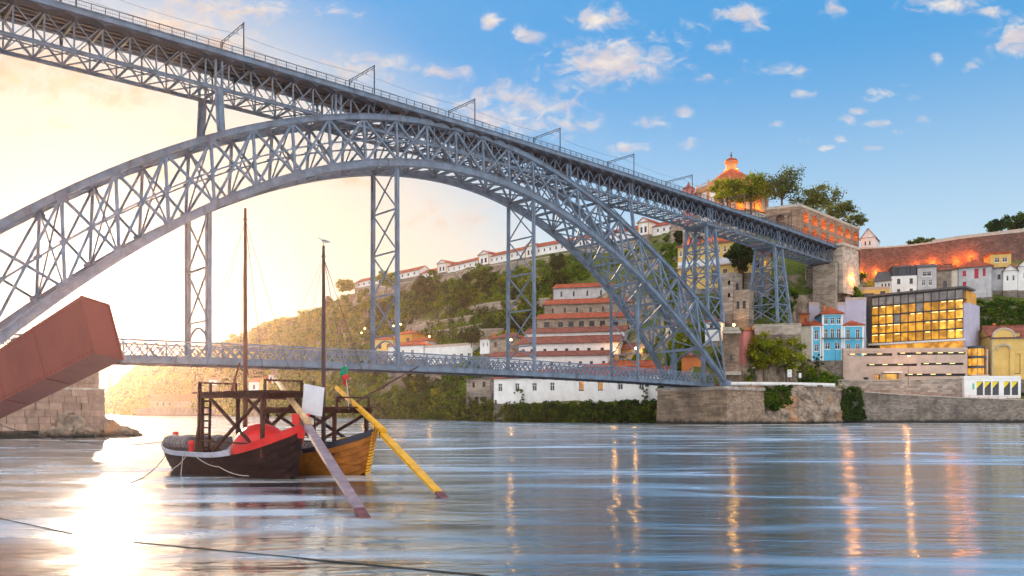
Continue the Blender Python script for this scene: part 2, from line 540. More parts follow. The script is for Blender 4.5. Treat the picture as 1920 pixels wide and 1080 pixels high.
# ---- hillside terrain: columns of (distance, height) along sight directions x (photo pixels)
TC = [
    (-420, [(150, -1), (160, 5), (190, 8), (240, 14), (300, 22), (380, 30), (460, 36), (560, 40), (700, 40), (900, 40)]),
    (-60, [(560, -1), (570, 3), (620, 6), (700, 12), (780, 18), (860, 24), (940, 28), (1020, 30), (1080, 30), (1200, 30)]),
    (150, [(820, -1), (830, 3), (860, 6), (900, 10), (940, 14), (980, 18), (1020, 22), (1060, 24), (1090, 25), (1200, 25)]),
    (212, [(790, -1), (795, 3), (805, 6), (830, 9), (860, 14), (890, 20), (915, 24), (940, 27), (960, 28), (1100, 28)]),
    (255, [(700, -1), (704, 6), (715, 9), (740, 14), (770, 22), (800, 32), (830, 40), (860, 47), (890, 50), (1000, 46)]),
    (330, [(660, -1), (664, 7), (680, 10), (700, 16), (720, 26), (740, 36), (760, 45), (780, 50), (800, 54), (950, 50)]),
    (400, [(625, -1), (629, 7), (645, 11), (660, 18), (675, 28), (690, 40), (700, 50), (708, 56), (716, 60), (900, 58)]),
    (440, [(600, -1), (604, 7), (618, 12), (632, 20), (645, 32), (655, 44), (664, 54), (672, 61), (680, 63), (860, 60)]),
    (500, [(555, -1), (559, 7), (572, 13), (586, 22), (598, 34), (608, 47), (616, 58), (622, 66), (630, 70), (800, 66)]),
    (560, [(505, -1), (509, 8), (520, 14), (535, 24), (550, 36), (562, 50), (572, 61), (580, 68), (588, 74), (760, 70)]),
    (610, [(465, -1), (469, 8), (480, 13), (496, 21), (512, 33), (526, 48), (540, 62), (550, 71), (556, 77), (700, 76)]),
    (645, [(440, -1), (444, 8), (456, 12), (470, 20), (486, 32), (500, 47), (514, 63), (522, 73), (527, 80), (680, 80)]),
    (700, [(400, -1), (404, 7), (416, 12), (432, 18), (450, 27), (468, 42), (486, 60), (500, 72), (507, 80.5), (640, 82)]),
    (780, [(345, -1), (349, 7), (360, 12), (376, 18), (396, 26), (418, 40), (440, 56), (460, 70), (472, 81), (600, 83)]),
    (860, [(298, -1), (302, 6), (314, 11), (332, 17), (356, 26), (384, 38), (408, 53), (430, 68), (443, 81.5), (560, 84)]),
    (930, [(270, -1), (273, 6), (282, 10), (300, 17), (325, 26), (352, 38), (380, 52), (405, 66), (420, 81.5), (540, 84)]),
    (1000, [(252, -1), (255, 6), (262, 10), (284, 15), (304, 24), (326, 34), (350, 46), (376, 60), (398, 80.5), (520, 83)]),
    (1080, [(243, -1), (246, 6), (252, 10), (270, 13), (292, 22), (314, 33), (338, 46), (358, 62), (380, 80.5), (500, 83)]),
    (1160, [(238, -1), (241, 6), (246, 9), (262, 13), (284, 23), (306, 35), (328, 47), (346, 64), (368, 80.5), (480, 83)]),
    (1240, [(231, -1), (233, 8.5), (236, 10), (248, 15), (264, 26), (284, 38), (304, 50), (326, 66), (352, 81), (460, 82)]),
    (1300, [(223, -1), (224, 9.2), (227, 10), (234, 17), (246, 27), (262, 41), (278, 50), (298, 62), (318, 79), (440, 81)]),
    (1380, [(223, -1), (224, 9.4), (228, 10.4), (234, 20), (244, 30), (258, 42), (272, 52), (288, 62), (300, 77), (420, 79)]),
    (1460, [(226, -1), (227, 9.4), (231, 10.6), (236, 24), (246, 31), (258, 40), (270, 49), (282, 57), (296, 74), (420, 78)]),
    (1497, [(229, -1), (230, 9.2), (235, 10.7), (247, 14), (258, 24), (263, 42), (272, 50), (284, 57), (299, 70), (420, 76)]),
    (1540, [(232, -1), (233, 9.0), (238, 10.8), (248, 15), (259, 24), (264, 44), (272, 50), (284, 56), (300, 66), (420, 74)]),
    (1600, [(239, -1), (240, 7.0), (244, 8.0), (252, 14), (260, 22), (265, 43), (273, 48), (296, 53), (312, 60), (420, 68)]),
    (1612, [(239, -1), (240, 6.9), (244, 7.9), (252, 14), (260, 21), (266, 40), (274, 47), (297, 53), (312, 60), (420, 68)]),
    (1626, [(239, -1), (240, 6.8), (244, 7.8), (252, 14), (267, 23), (279, 42), (290, 47), (304, 52.5), (318, 61), (420, 70)]),
    (1700, [(239, -1), (240, 6.6), (244, 7.6), (252, 14), (266, 24), (278, 40), (290, 46), (306, 52), (322, 62), (420, 72)]),
    (1800, [(239, -1), (240, 6.2), (244, 7.2), (254, 15), (268, 27), (278, 40), (290, 46), (306, 52), (322, 66), (420, 74)]),
    (1900, [(239, -1), (240, 7.0), (246, 9), (258, 16), (268, 29), (278, 40), (290, 47), (306, 53), (322, 68), (420, 75)]),
    (2100, [(240, -1), (241, 7.0), (248, 9), (260, 16), (270, 29), (280, 40), (292, 47), (308, 53), (324, 68), (420, 76)]),
    (2600, [(240, -1), (241, 7.0), (250, 9), (264, 16), (278, 29), (290, 40), (304, 47), (320, 53), (338, 68), (440, 76)]),
]
TX = np.array([c[0] for c in TC], float)
TY = np.array([[p[0] for p in c[1]] for c in TC], float)
TZ = np.array([[p[1] for p in c[1]] for c in TC], float)
NK = TY.shape[1]


def fract_noise(P, s, off=0.0, octs=4):
    a, o = 1.0, np.zeros(len(P))
    for k in range(octs):
        o += a * np.array([mnoise.noise(Vector((p[0] * s + off, p[1] * s, p[2] * s + k * 7.3))) for p in P])
        a *= 0.5
        s *= 2.1
    return o


def ground(x, tt):
    """terrain point for sight direction x (px) and profile parameter tt in 0..NK-1"""
    x, tt = np.atleast_1d(np.asarray(x, float)), np.atleast_1d(np.asarray(tt, float))
    i = np.clip(np.searchsorted(TX, x) - 1, 0, len(TX) - 2)
    fx = np.clip((x - TX[i]) / (TX[i + 1] - TX[i]), 0, 1)
    k = np.clip(tt.astype(int), 0, NK - 2)
    fk = tt - k
    def b(A):
        return ((A[i, k] * (1 - fx) + A[i + 1, k] * fx) * (1 - fk) + (A[i, k + 1] * (1 - fx) + A[i + 1, k + 1] * fx) * fk)
    Y, Z = b(TY), b(TZ)
    return np.stack([(x - 960) / F * Y, Y, Z], 1)


def ground_z(X, Y):
    """height of the terrain at world X, Y"""
    x = 960 + X / Y * F
    i = int(np.clip(np.searchsorted(TX, x) - 1, 0, len(TX) - 2))
    fx = min(1, max(0, (x - TX[i]) / (TX[i + 1] - TX[i])))
    ys = TY[i] * (1 - fx) + TY[i + 1] * fx
    zs = TZ[i] * (1 - fx) + TZ[i + 1] * fx
    return float(np.interp(Y, ys, zs))


def hit(x, y):
    """distance at which the sight line through a photo pixel meets the terrain"""
    i = int(np.clip(np.searchsorted(TX, x) - 1, 0, len(TX) - 2))
    fx = min(1, max(0, (x - TX[i]) / (TX[i + 1] - TX[i])))
    ys = TY[i] * (1 - fx) + TY[i + 1] * fx
    zs = TZ[i] * (1 - fx) + TZ[i + 1] * fx
    for Y in np.arange(ys[0], ys[-1], .5):
        if np.interp(Y, ys, zs) >= zat(y, Y):
            return float(Y)
    return float(ys[-2])


gx = np.concatenate([np.linspace(-420, 190, 30), np.linspace(200, 2100, 330), np.linspace(2130, 2600, 14)])
gt = np.concatenate([np.linspace(0, 8, 81), [8.3, 8.6, 9]])
GX, GT = np.meshgrid(gx, gt, indexing='ij')
P = ground(GX.ravel(), GT.ravel())
amp = np.clip(GT.ravel() - 1.0, 0, 1) * np.clip(9 - GT.ravel(), 0, 1)
nz1 = fract_noise(P, 0.045, 3.1, 3)
nz2 = fract_noise(P, 0.16, 9.0, 3)
P[:, 2] += amp * (nz1 * 1.6 + nz2 * 0.8)
P[:, 1] += amp * (nz2 * 1.6)
n0, n1_ = len(gx), len(gt)
idx = np.arange(n0 * n1_).reshape(n0, n1_)
Q = np.stack([idx[:-1, :-1], idx[1:, :-1], idx[1:, 1:], idx[:-1, 1:]], -1).reshape(-1, 4)


def hill_mat():
    m = bpy.data.materials.new('hillside')
    m.use_nodes = True
    t = NT(m.node_tree)
    geo = t.n('ShaderNodeNewGeometry')
    pos = geo.outputs['Position']
    nzv = t.n('ShaderNodeSeparateXYZ', i0=geo.outputs['Normal']).outputs[2]
    n = t.n('ShaderNodeTexNoise', i2=0.05, i3=8.0, i4=0.65, Vector=pos).outputs[0]
    nf = t.n('ShaderNodeTexNoise', i2=0.9, i3=8.0, i4=0.7, Vector=pos).outputs[0]
    st = t.n('ShaderNodeVectorMath', {'operation': 'MULTIPLY'}, i0=pos, i1=(1.0, 1.0, 0.35)).outputs[0]
    nr_ = t.n('ShaderNodeTexNoise', i2=0.5, i3=9.0, i4=0.72, Vector=st).outputs[0]
    rock = t.mix(t.smooth(nr_, 0.36, 0.64), (0.10, 0.075, 0.055), (0.36, 0.29, 0.22))
    grass = t.mix(t.smooth(nf, 0.35, 0.65), (0.04, 0.07, 0.012), (0.11, 0.135, 0.022))
    k = t.math('ADD', nzv, t.math('MULTIPLY', t.math('SUBTRACT', n, 0.5), 1.1))
    c = t.mix(t.smooth(k, 0.55, 0.75), rock, grass)
    bp = t.n('ShaderNodeBump', Strength=0.8, Distance=0.8, Height=nr_)
    b = t.n('ShaderNodeBsdfPrincipled', Roughness=0.95, Normal=bp.outputs[0])
    t.set(b, 'Base Color', c)
    b.inputs['Specular IOR Level'].default_value = 0.15
    t.n('ShaderNodeOutputMaterial', i0=b)
    return m


M['hillside'] = hill_mat()
ter = np_mesh('hillside', P, Q, M['hillside'], kind='structure')
ter.data.polygons.foreach_set('use_smooth', [True] * len(Q))

# ---- vegetation
def leaf_mat(name, dark, light, yellow, sc=0.06):
    m = bpy.data.materials.new(name)
    m.use_nodes = True
    t = NT(m.node_tree)
    geo = t.n('ShaderNodeNewGeometry')
    n = t.n('ShaderNodeTexNoise', i2=sc, i3=5.0, Vector=geo.outputs['Position']).outputs[0]
    nb = t.n('ShaderNodeTexNoise', i2=0.35, i3=3.0, Vector=geo.outputs['Position']).outputs[0]
    c = t.mix(t.smooth(nb, 0.35, 0.65), dark, light)
    c = t.mix(t.smooth(n, 0.48, 0.66), c, yellow)
    c = t.n('ShaderNodeHueSaturation', i1=1.0, i4=c,
            i2=t.math('ADD', 0.55, t.math('MULTIPLY', geo.outputs['Random Per Island'], 0.9)))
    d = t.n('ShaderNodeBsdfDiffuse', i0=c.outputs[0])
    tr = t.n('ShaderNodeBsdfTranslucent', i0=c.outputs[0])
    t.n('ShaderNodeOutputMaterial', i0=t.n('ShaderNodeMixShader', i0=0.45, i1=d.outputs[0], i2=tr.outputs[0]).outputs[0])
    M[name] = m
    return m


leaf_mat('leaf_hill', (0.055, 0.12, 0.010), (0.12, 0.215, 0.014), (0.24, 0.27, 0.016))
leaf_mat('leaf_dark', (0.018, 0.05, 0.016), (0.04, 0.085, 0.022), (0.07, 0.11, 0.025))
leaf_mat('leaf_olive', (0.13, 0.17, 0.012), (0.25, 0.28, 0.018), (0.34, 0.31, 0.02), 0.3)
leaf_mat('leaf_plane', (0.075, 0.105, 0.025), (0.14, 0.165, 0.04), (0.17, 0.175, 0.04), 0.2)
leaf_mat('leaf_ivy', (0.028, 0.07, 0.012), (0.07, 0.125, 0.018), (0.13, 0.17, 0.02), 0.2)
leaf_mat('leaf_gold', (0.20, 0.13, 0.02), (0.30, 0.18, 0.02), (0.35, 0.2, 0.02), 0.3)


def leaves(C, Rad, per, size, flat=0.8, shell=0.55, up=0.25):
    """quads spread through ellipsoidal clumps: C (n,3), Rad (n,) -> verts, quads"""
    C, Rad = np.asarray(C, float), np.asarray(Rad, float)
    n = len(C) * per
    cc, rr = np.repeat(C, per, 0), np.repeat(Rad, per)
    d = nr.normal(size=(n, 3))
    d /= np.linalg.norm(d, axis=1, keepdims=True)
    rad = rr * (shell + (1 - shell) * nr.random(n)) * (0.75 + 0.4 * nr.random(n))
    p = cc + d * rad[:, None] * np.array([1, 1, flat])
    nrm = d + nr.normal(size=(n, 3)) * 0.7 + np.array([0, 0, up])
    nrm /= np.linalg.norm(nrm, axis=1, keepdims=True)
    a = np.cross(nrm, nr.normal(size=(n, 3)))
    a /= np.linalg.norm(a, axis=1, keepdims=True) + 1e-9
    b = np.cross(nrm, a)
    sz = size * (0.6 + 0.8 * nr.random(n))
    a *= sz[:, None] * 0.5
    b *= sz[:, None] * 0.38
    V = np.stack([p - a, p - b * 0.9 + a * 0.1, p + a, p + b], 1).reshape(-1, 3)
    return V, np.arange(n * 4).reshape(-1, 4)


def shrubs(name, C, Rad, per, size, material, kind='stuff', parent=None, **k):
    V, Qd = leaves(C, Rad, per, size, **k)
    return np_mesh(name, V, Qd, M[material], parent, kind)


NOVEG = []           # footprints kept free: (X, Y, radius)

# ================================================================ THE IRON ARCH BRIDGE
BD = Vector((.737, .676, 0)).normalized()
BN = Vector((-BD.y, BD.x, 0))              # away from the camera
BC = Vector((-46.4, 122.3, 0)) + BN * 4.2


def bp(s, off, z):
    p = BC + BD * s + BN * off
    return Vector((p.x, p.y, z))


SB, SD_ = M['steel_blue'], M['steel_dark']
S0, HALF = 52.3, 82.2
def zdeck(s):
    return 59.75 - 0.00012 * (s - 75) ** 2
def zlow(t):
    return 50.6 - .0059 * t * t
def zup(t):
    return 58.5 - .0049 * t * t
def wid(z):
    return max(3.25, 8.9 - (z - 12) * .135)

bridge = thing('arch_bridge', 'tall blue grey iron double deck arch bridge spanning the river', 'bridge', bp(S0, 0, 0))

# ---- arch
N = 23
js = [-HALF] + [(j + .5) * 6.94 for j in range(-12 + 1, 11)] + [HALF]
ab = MB()
for sg in (-1, 1):
    for fz, wd, ht in ((zup, .75, .95), (zlow, .95, 1.25)):
        m_ = 96
        pts = [-HALF + 2 * HALF * k / m_ for k in range(m_ + 1)]
        for a, b in zip(pts, pts[1:]):
            za, zb = fz(a), fz(b)
            if fz is zlow and za < 11.0 and zb < 11.0:
                continue
            ab.bar(bp(S0 + a, sg * wid(za), za), bp(S0 + b, sg * wid(zb), zb), wd, ht)
            # flange lip
            ab.bar(bp(S0 + a, sg * wid(za), za + ht / 2), bp(S0 + b, sg * wid(zb), zb + ht / 2), wd + .35, .09)
            ab.bar(bp(S0 + a, sg * wid(za), za - ht / 2), bp(S0 + b, sg * wid(zb), zb - ht / 2), wd + .35, .09)
arch = ab.build('arch', SB, bridge)
for sg in (-1, 1):
    def ap(t, f):
        zl, zu = zlow(t), zup(t)
        z = zl + (zu - zl) * f
        return bp(S0 + t, sg * wid(z), z)
    for t in js:
        member('arch_post', ap(t, .02), ap(t, .98), .4, .4, SB, arch, BD)
    for a, b in zip(js, js[1:]):
        member('arch_diagonal', ap(a, .03), ap(b, .97), .34, .4, SB, arch, BN)
        member('arch_diagonal', ap(b, .03), ap(a, .97), .34, .4, SB, arch, BN)
        member('arch_strut', ap(a, .5), ap(b, .5), .24, .24, SB, arch, BN)
    for t in js[1:-1]:
        for f in (.05, .5, .95):
            g = .62 if f != .5 else .42
            o_ = BN * (sg * .22)
            e0, e1 = ap(t - g, f) + o_, ap(t + g, f) + o_
            member('gusset_plate', e0, e1, .03, g * 1.7, SB, arch, (0, 0, 1))
for i, t in enumerate(js):
    for f in (0, 1):
        z = zlow(t) if f == 0 else zup(t)
        if z > 12:
            member('cross_beam', bp(S0 + t, -wid(z), z), bp(S0 + t, wid(z), z), .4, .55, SB, arch)
    z1, z2 = zlow(t), zup(t)
    if z1 > 17 and i % 1 == 0:
        member('sway_brace', bp(S0 + t, -wid(z1), z1), bp(S0 + t, wid(z2), z2), .2, .2, SB, arch, BD)
        member('sway_brace', bp(S0 + t, wid(z1), z1), bp(S0 + t, -wid(z2), z2), .2, .2, SB, arch, BD)
for a, b in zip(js, js[1:]):
    for fz in (zlow, zup):
        za, zb = fz(a), fz(b)
        if min(za, zb) < 12:
            continue
        mid = (a + b) / 2
        zm = fz(mid)
        c0 = bp(S0 + mid, 0, zm)
        for sg in (-1, 1):
            member('lateral_brace', bp(S0 + a, sg * wid(za), za), c0, .28, .28, SB, arch)
            member('lateral_brace', bp(S0 + b, sg * wid(zb), zb), c0, .28, .28, SB, arch)

# ---- upper deck
SA, SE = -84.0, 208.0
PN = 80
PL = (SE - SA) / PN
TO = 3.2
ud = MB()
for k in range(PN):
    a, b = SA + k * PL, SA + (k + 1) * PL
    za, zb = zdeck(a), zdeck(b)
    ud.bar(bp(a, 0, za - .25), bp(b, 0, zb - .25), 8.6, .35)                    # slab
    for sg in (-1, 1):
        ud.bar(bp(a, sg * 4.4, za - .35), bp(b, sg * 4.4, zb - .35), .16, .75)   # edge fascia
        ud.bar(bp(a, sg * 4.4, za + .06), bp(b, sg * 4.4, zb + .06), .42, .1)
deck = ud.build('upper_deck', SB, bridge)
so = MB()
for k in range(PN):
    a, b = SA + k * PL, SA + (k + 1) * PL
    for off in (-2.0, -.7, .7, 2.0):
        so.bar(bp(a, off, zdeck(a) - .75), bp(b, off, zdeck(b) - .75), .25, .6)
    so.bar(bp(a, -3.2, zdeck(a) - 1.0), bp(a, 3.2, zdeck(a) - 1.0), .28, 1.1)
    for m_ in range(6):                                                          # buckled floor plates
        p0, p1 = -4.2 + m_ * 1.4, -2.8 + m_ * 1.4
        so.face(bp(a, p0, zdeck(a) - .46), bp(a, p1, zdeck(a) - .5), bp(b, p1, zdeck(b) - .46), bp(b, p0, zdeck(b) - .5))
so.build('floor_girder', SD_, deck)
for sg in (-1, 1):
    for z0, wd, ht in ((-5.6, .46, .42), (-.85, .45, .42)):
        ch = MB()
        for k in range(PN):
            a, b = SA + k * PL, SA + (k + 1) * PL
            ch.bar(bp(a, sg * TO, zdeck(a) + z0), bp(b, sg * TO, zdeck(b) + z0), wd, ht)
            ch.bar(bp(a, sg * TO, zdeck(a) + z0 + ht / 2), bp(b, sg * TO, zdeck(b) + z0 + ht / 2), wd + .25, .07)
        ch.build('truss_chord', SB, deck)
lb = MB()
for k in range(PN):
    a, b = SA + k * PL, SA + (k + 1) * PL
    zb_ = zdeck(a) - 5.5
    lb.bar(bp(a, -TO, zb_), bp(a, TO, zb_), .22, .3)
    lb.bar(bp(a, -TO, zb_), bp(b, TO, zb_), .16, .16)
    lb.bar(bp(a, TO, zb_), bp(b, -TO, zb_), .16, .16)
    lb.bar(bp(a, -1.1, zb_ + .2), bp(b, -1.1, zb_ + .2), .35, .06)               # inspection walkway under the deck
lb.build('bottom_bracing', SB, deck)
for k in range(PN + 1):
    a = SA + k * PL
    z = zdeck(a)
    for sg in (-1, 1):
        # post curving outward into the bracket that carries the footway
        pts = [bp(a, sg * TO, z - 5.5), bp(a, sg * TO, z - 2.3), bp(a, sg * (TO + .12), z - 1.6),
               bp(a, sg * (TO + .45), z - 1.0), bp(a, sg * (TO + 1.2), z - .62)]
        pb = MB()
        for p, q in zip(pts, pts[1:]):
            pb.bar(p, q, .2, .2, BD)
        pb.build('truss_post', SB, deck)
    if k < PN:
        b = a + PL
        for sg in (-1, 1):
            for (z0, z1) in ((-5.4, -1.0), (-1.0, -5.4)):
                member('truss_diagonal', bp(a, sg * TO, z + z0), bp(b, sg * TO, zdeck(b) + z1), .13, .17, SB, deck, BN)
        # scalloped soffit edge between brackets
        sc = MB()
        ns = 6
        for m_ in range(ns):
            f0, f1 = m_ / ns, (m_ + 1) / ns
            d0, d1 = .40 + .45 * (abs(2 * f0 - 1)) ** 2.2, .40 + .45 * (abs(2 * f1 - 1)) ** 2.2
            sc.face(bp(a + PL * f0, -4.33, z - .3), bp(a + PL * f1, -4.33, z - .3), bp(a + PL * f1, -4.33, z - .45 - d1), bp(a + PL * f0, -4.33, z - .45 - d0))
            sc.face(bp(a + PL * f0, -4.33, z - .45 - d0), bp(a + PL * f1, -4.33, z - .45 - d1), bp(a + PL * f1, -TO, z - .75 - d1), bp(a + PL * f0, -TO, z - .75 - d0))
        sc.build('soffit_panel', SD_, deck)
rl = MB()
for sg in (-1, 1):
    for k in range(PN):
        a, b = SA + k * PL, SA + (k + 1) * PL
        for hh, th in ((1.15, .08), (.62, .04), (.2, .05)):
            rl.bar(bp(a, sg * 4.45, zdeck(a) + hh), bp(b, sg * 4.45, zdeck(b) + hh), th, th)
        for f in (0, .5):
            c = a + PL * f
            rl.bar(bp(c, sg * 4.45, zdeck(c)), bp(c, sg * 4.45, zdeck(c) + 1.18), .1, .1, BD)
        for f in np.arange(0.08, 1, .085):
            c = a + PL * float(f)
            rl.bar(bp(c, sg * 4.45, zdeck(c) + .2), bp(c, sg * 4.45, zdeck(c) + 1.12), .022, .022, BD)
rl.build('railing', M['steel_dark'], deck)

# ---- lower deck
LA, LE = -36.0, 136.5
def zl_(s):
    return 10.75 - 0.00012 * (s - 50) ** 2
ld = MB()
for k in range(46):
    a, b = LA + (LE - LA) * k / 46, LA + (LE - LA) * (k + 1) / 46
    ld.bar(bp(a, 0, zl_(a) + .75), bp(b, 0, zl_(b) + .75), 8.2, .3)
    for sg in (-1, 1):
        ld.bar(bp(a, sg * 4.2, zl_(a) + .62), bp(b, sg * 4.2, zl_(b) + .62), .3, .95)
        ld.bar(bp(a, sg * 4.2, zl_(a) + 1.12), bp(b, sg * 4.2, zl_(b) + 1.12), .55, .08)
        ld.bar(bp(a, sg * 4.2, zl_(a) + .12), bp(b, sg * 4.2, zl_(b) + .12), .55, .08)
        ld.bar(bp(a, sg * 4.2, zl_(a) + 3.35), bp(b, sg * 4.2, zl_(b) + 3.35), .42, .26)
        ld.bar(bp(a, sg * 4.2, zl_(a) + 3.0), bp(b, sg * 4.2, zl_(b) + 3.0), .18, .12)
low = ld.build('lower_deck', SB, bridge)
cb = MB()
for k in range(46):
    a, b = LA + (LE - LA) * k / 46, LA + (LE - LA) * (k + 1) / 46
    cb.bar(bp(a, -4.2, zl_(a) + .3), bp(a, 4.2, zl_(a) + .3), .3, .6)
    for off in (-2.2, 0, 2.2):
        cb.bar(bp(a, off, zl_(a) + .3), bp(b, off, zl_(b) + .3), .22, .5)
cb.build('floor_beam', SD_, low)
NL = 116
LS = (LE - LA) / NL
farl = MB()
for k in range(NL):
    a, b = LA + k * LS, LA + (k + 1) * LS
    for (z0, z1) in ((1.15, 2.98), (2.98, 1.15)):
        member('lattice_bar', bp(a, -4.2, zl_(a) + z0), bp(b, -4.2, zl_(b) + z1), .16, .2, SB, low, BN)
        farl.bar(bp(a, 4.2, zl_(a) + z0), bp(b, 4.2, zl_(b) + z1), .16, .2, BN)
    if k % 4 == 0:
        for sg in (-1, 1):
            member('lattice_post', bp(a, sg * 4.2, zl_(a) + 1.1), bp(a, sg * 4.2, zl_(a) + 3.3), .16, .2, SB, low, BD)
tag(farl.build('lattice_web', SB, low), kind='stuff')


# ---- hangers carrying the lower deck, spandrel columns under the upper deck, pylons of the approach
def frame(name, s, zb_, zt, wb_, wt, rows, part_mat=SB, arch_at=None, leg=.66):
    def pt(sg, z):
        f = (z - zb_) / (zt - zb_)
        return bp(s, sg * (wb_ + (wt - wb_) * f), z)
    fm = MB()
    for sg in (-1, 1):
        fm.bar(pt(sg, zb_), pt(sg, zt), leg, leg * .9, BD)
        fm.bar(pt(sg, zb_) + BD * leg * .5, pt(sg, zt) + BD * leg * .5, .08, leg * 1.25, BD)
        fm.bar(pt(sg, zb_) - BD * leg * .5, pt(sg, zt) - BD * leg * .5, .08, leg * 1.25, BD)
    fr = fm.build(name, part_mat, bridge)
    for i in range(len(rows) - 1):
        z0, z1 = rows[i], rows[i + 1]
        member('frame_brace', pt(-1, z0), pt(1, z1), .2, .24, part_mat, fr, BD)
        member('frame_brace', pt(1, z0), pt(-1, z1), .2, .24, part_mat, fr, BD)
        member('frame_strut', pt(-1, z1), pt(1, z1), .26, .3, part_mat, fr, BD)
    if arch_at:
        an = MB()
        m_ = 10
        q = [(-1 + 2 * k / m_) for k in range(m_ + 1)]
        for a, b in zip(q, q[1:]):
            za, zb2 = arch_at - 2.2 * a * a, arch_at - 2.2 * b * b
            an.bar(bp(s, a * wb_ * .97, za), bp(s, b * wb_ * .97, zb2), .22, .3, BD)
        an.build('portal_arch', part_mat, fr)
        member('frame_strut', pt(-1, arch_at + .9), pt(1, arch_at + .9), .22, .26, part_mat, fr, BD)
    return fr


for s in (0.0, 34.7, 69.4, 104.1):
    top = zlow(s - S0) - .6
    z0 = 17.2
    n_ = max(1, round((top - z0) / 8.4))
    frame('hanger_frame', s, 10.7, top, 4.2, min(4.2, wid(top) * .98), [z0 + (top - z0) * k / n_ for k in range(n_ + 1)], arch_at=16.4, leg=.46)
for s in (2.0, 23.0, 81.0, 102.6):
    t = s - S0
    zb_ = zup(t) + .4
    zt = zdeck(s) - 5.6
    if zt - zb_ > 1.5:
        frame('spandrel_column', s, zb_, zt, wid(zb_) * .98, TO, [zb_ + .4, zt], leg=.6)
    for sg in (-1, 1):
        for e in (-.5, .5):
            member('bearing_post', bp(s + e, sg * (TO + .05), zdeck(s) - 5.6), bp(s + e, sg * (TO + .05), zdeck(s) - .9), .32, .3, SB, deck, BD)


def pylon(s, zb_, zt, lb_, lt, wb_, wt):
    def pt(a, b, z):
        f = (z - zb_) / (zt - zb_)
        return bp(s + a * (lb_ + (lt - lb_) * f), b * (wb_ + (wt - wb_) * f), z)
    pm = MB()
    for a in (-1, 1):
        for b in (-1, 1):
            pm.bar(pt(a, b, zb_), pt(a, b, zt), .7, .7, BD)
    pm.box(bp(s, 0, zt + .25), lt * 2 + 1.6, wt * 2 + 1.6, .5, math.atan2(BD.y, BD.x))
    py = pm.build('pylon', SB, bridge)
    n_ = 4
    for i in range(n_):
        z0, z1 = zb_ + (zt - zb_) * i / n_, zb_ + (zt - zb_) * (i + 1) / n_
        cor = [(-1, -1), (1, -1), (1, 1), (-1, 1)]
        for c0, c1 in zip(cor, cor[1:] + cor[:1]):
            member('pylon_brace', pt(*c0, z0), pt(*c1, z1), .26, .26, SB, py, BD)
            member('pylon_brace', pt(*c1, z0), pt(*c0, z1), .26, .26, SB, py, BD)
            if i < n_ - 1:
                member('pylon_strut', pt(*c0, z1), pt(*c1, z1), .34, .34, SB, py)
    for e in (-.6, .6):
        member('bearing_post', bp(s + e, -TO - .05, zdeck(s) - 5.6), bp(s + e, -TO - .05, zdeck(s) - .9), .34, .3, SB, py, BD)


pylon(136.5, 27.5, zdeck(136) - 6.2, 3.6, 2.0, 4.7, 3.1)
pylon(172.0, 29.5, zdeck(172) - 6.2, 3.9, 2.0, 5.2, 3.1)

# portal frame where the road leaves the arch at the far end
pf = MB()
for sg in (-1, 1):
    pf.bar(bp(131, sg * 4.6, 10.8), bp(131, sg * 4.6, 19.5), .8, 1.0, BD)
pf.bar(bp(131, -4.6, 19.9), bp(131, 4.6, 19.9), .8, .8, BD)
for k in range(10):
    a, b = -1 + .2 * k, -1 + .2 * (k + 1)
    pf.bar(bp(131, a * 4.2, 19.2 - 2.6 * a * a), bp(131, b * 4.2, 19.2 - 2.6 * b * b), .4, .35, BD)
po = pf.build('road_portal', SB, bridge)
for sg in (-1, 1):
    rg = MB()
    for z in (12.6, 14.8, 17.0):
        pts = [bp(130.5, sg * 4.6 + .45 * math.cos(q), z + .8 * math.sin(q)) for q in np.linspace(0, 2 * math.pi, 13)]
        rg.tube(pts, .07, 5)
    rg.build('ring_ornament', SB, po)
# feet bearings
fb = MB()
for t in (-HALF, HALF):
    for sg in (-1, 1):
        fb.box(bp(S0 + t, sg * 8.9, 10.7), 2.4, 2.0, 1.6, math.atan2(BD.y, BD.x))
fb.build('arch_bearing', SB, bridge)

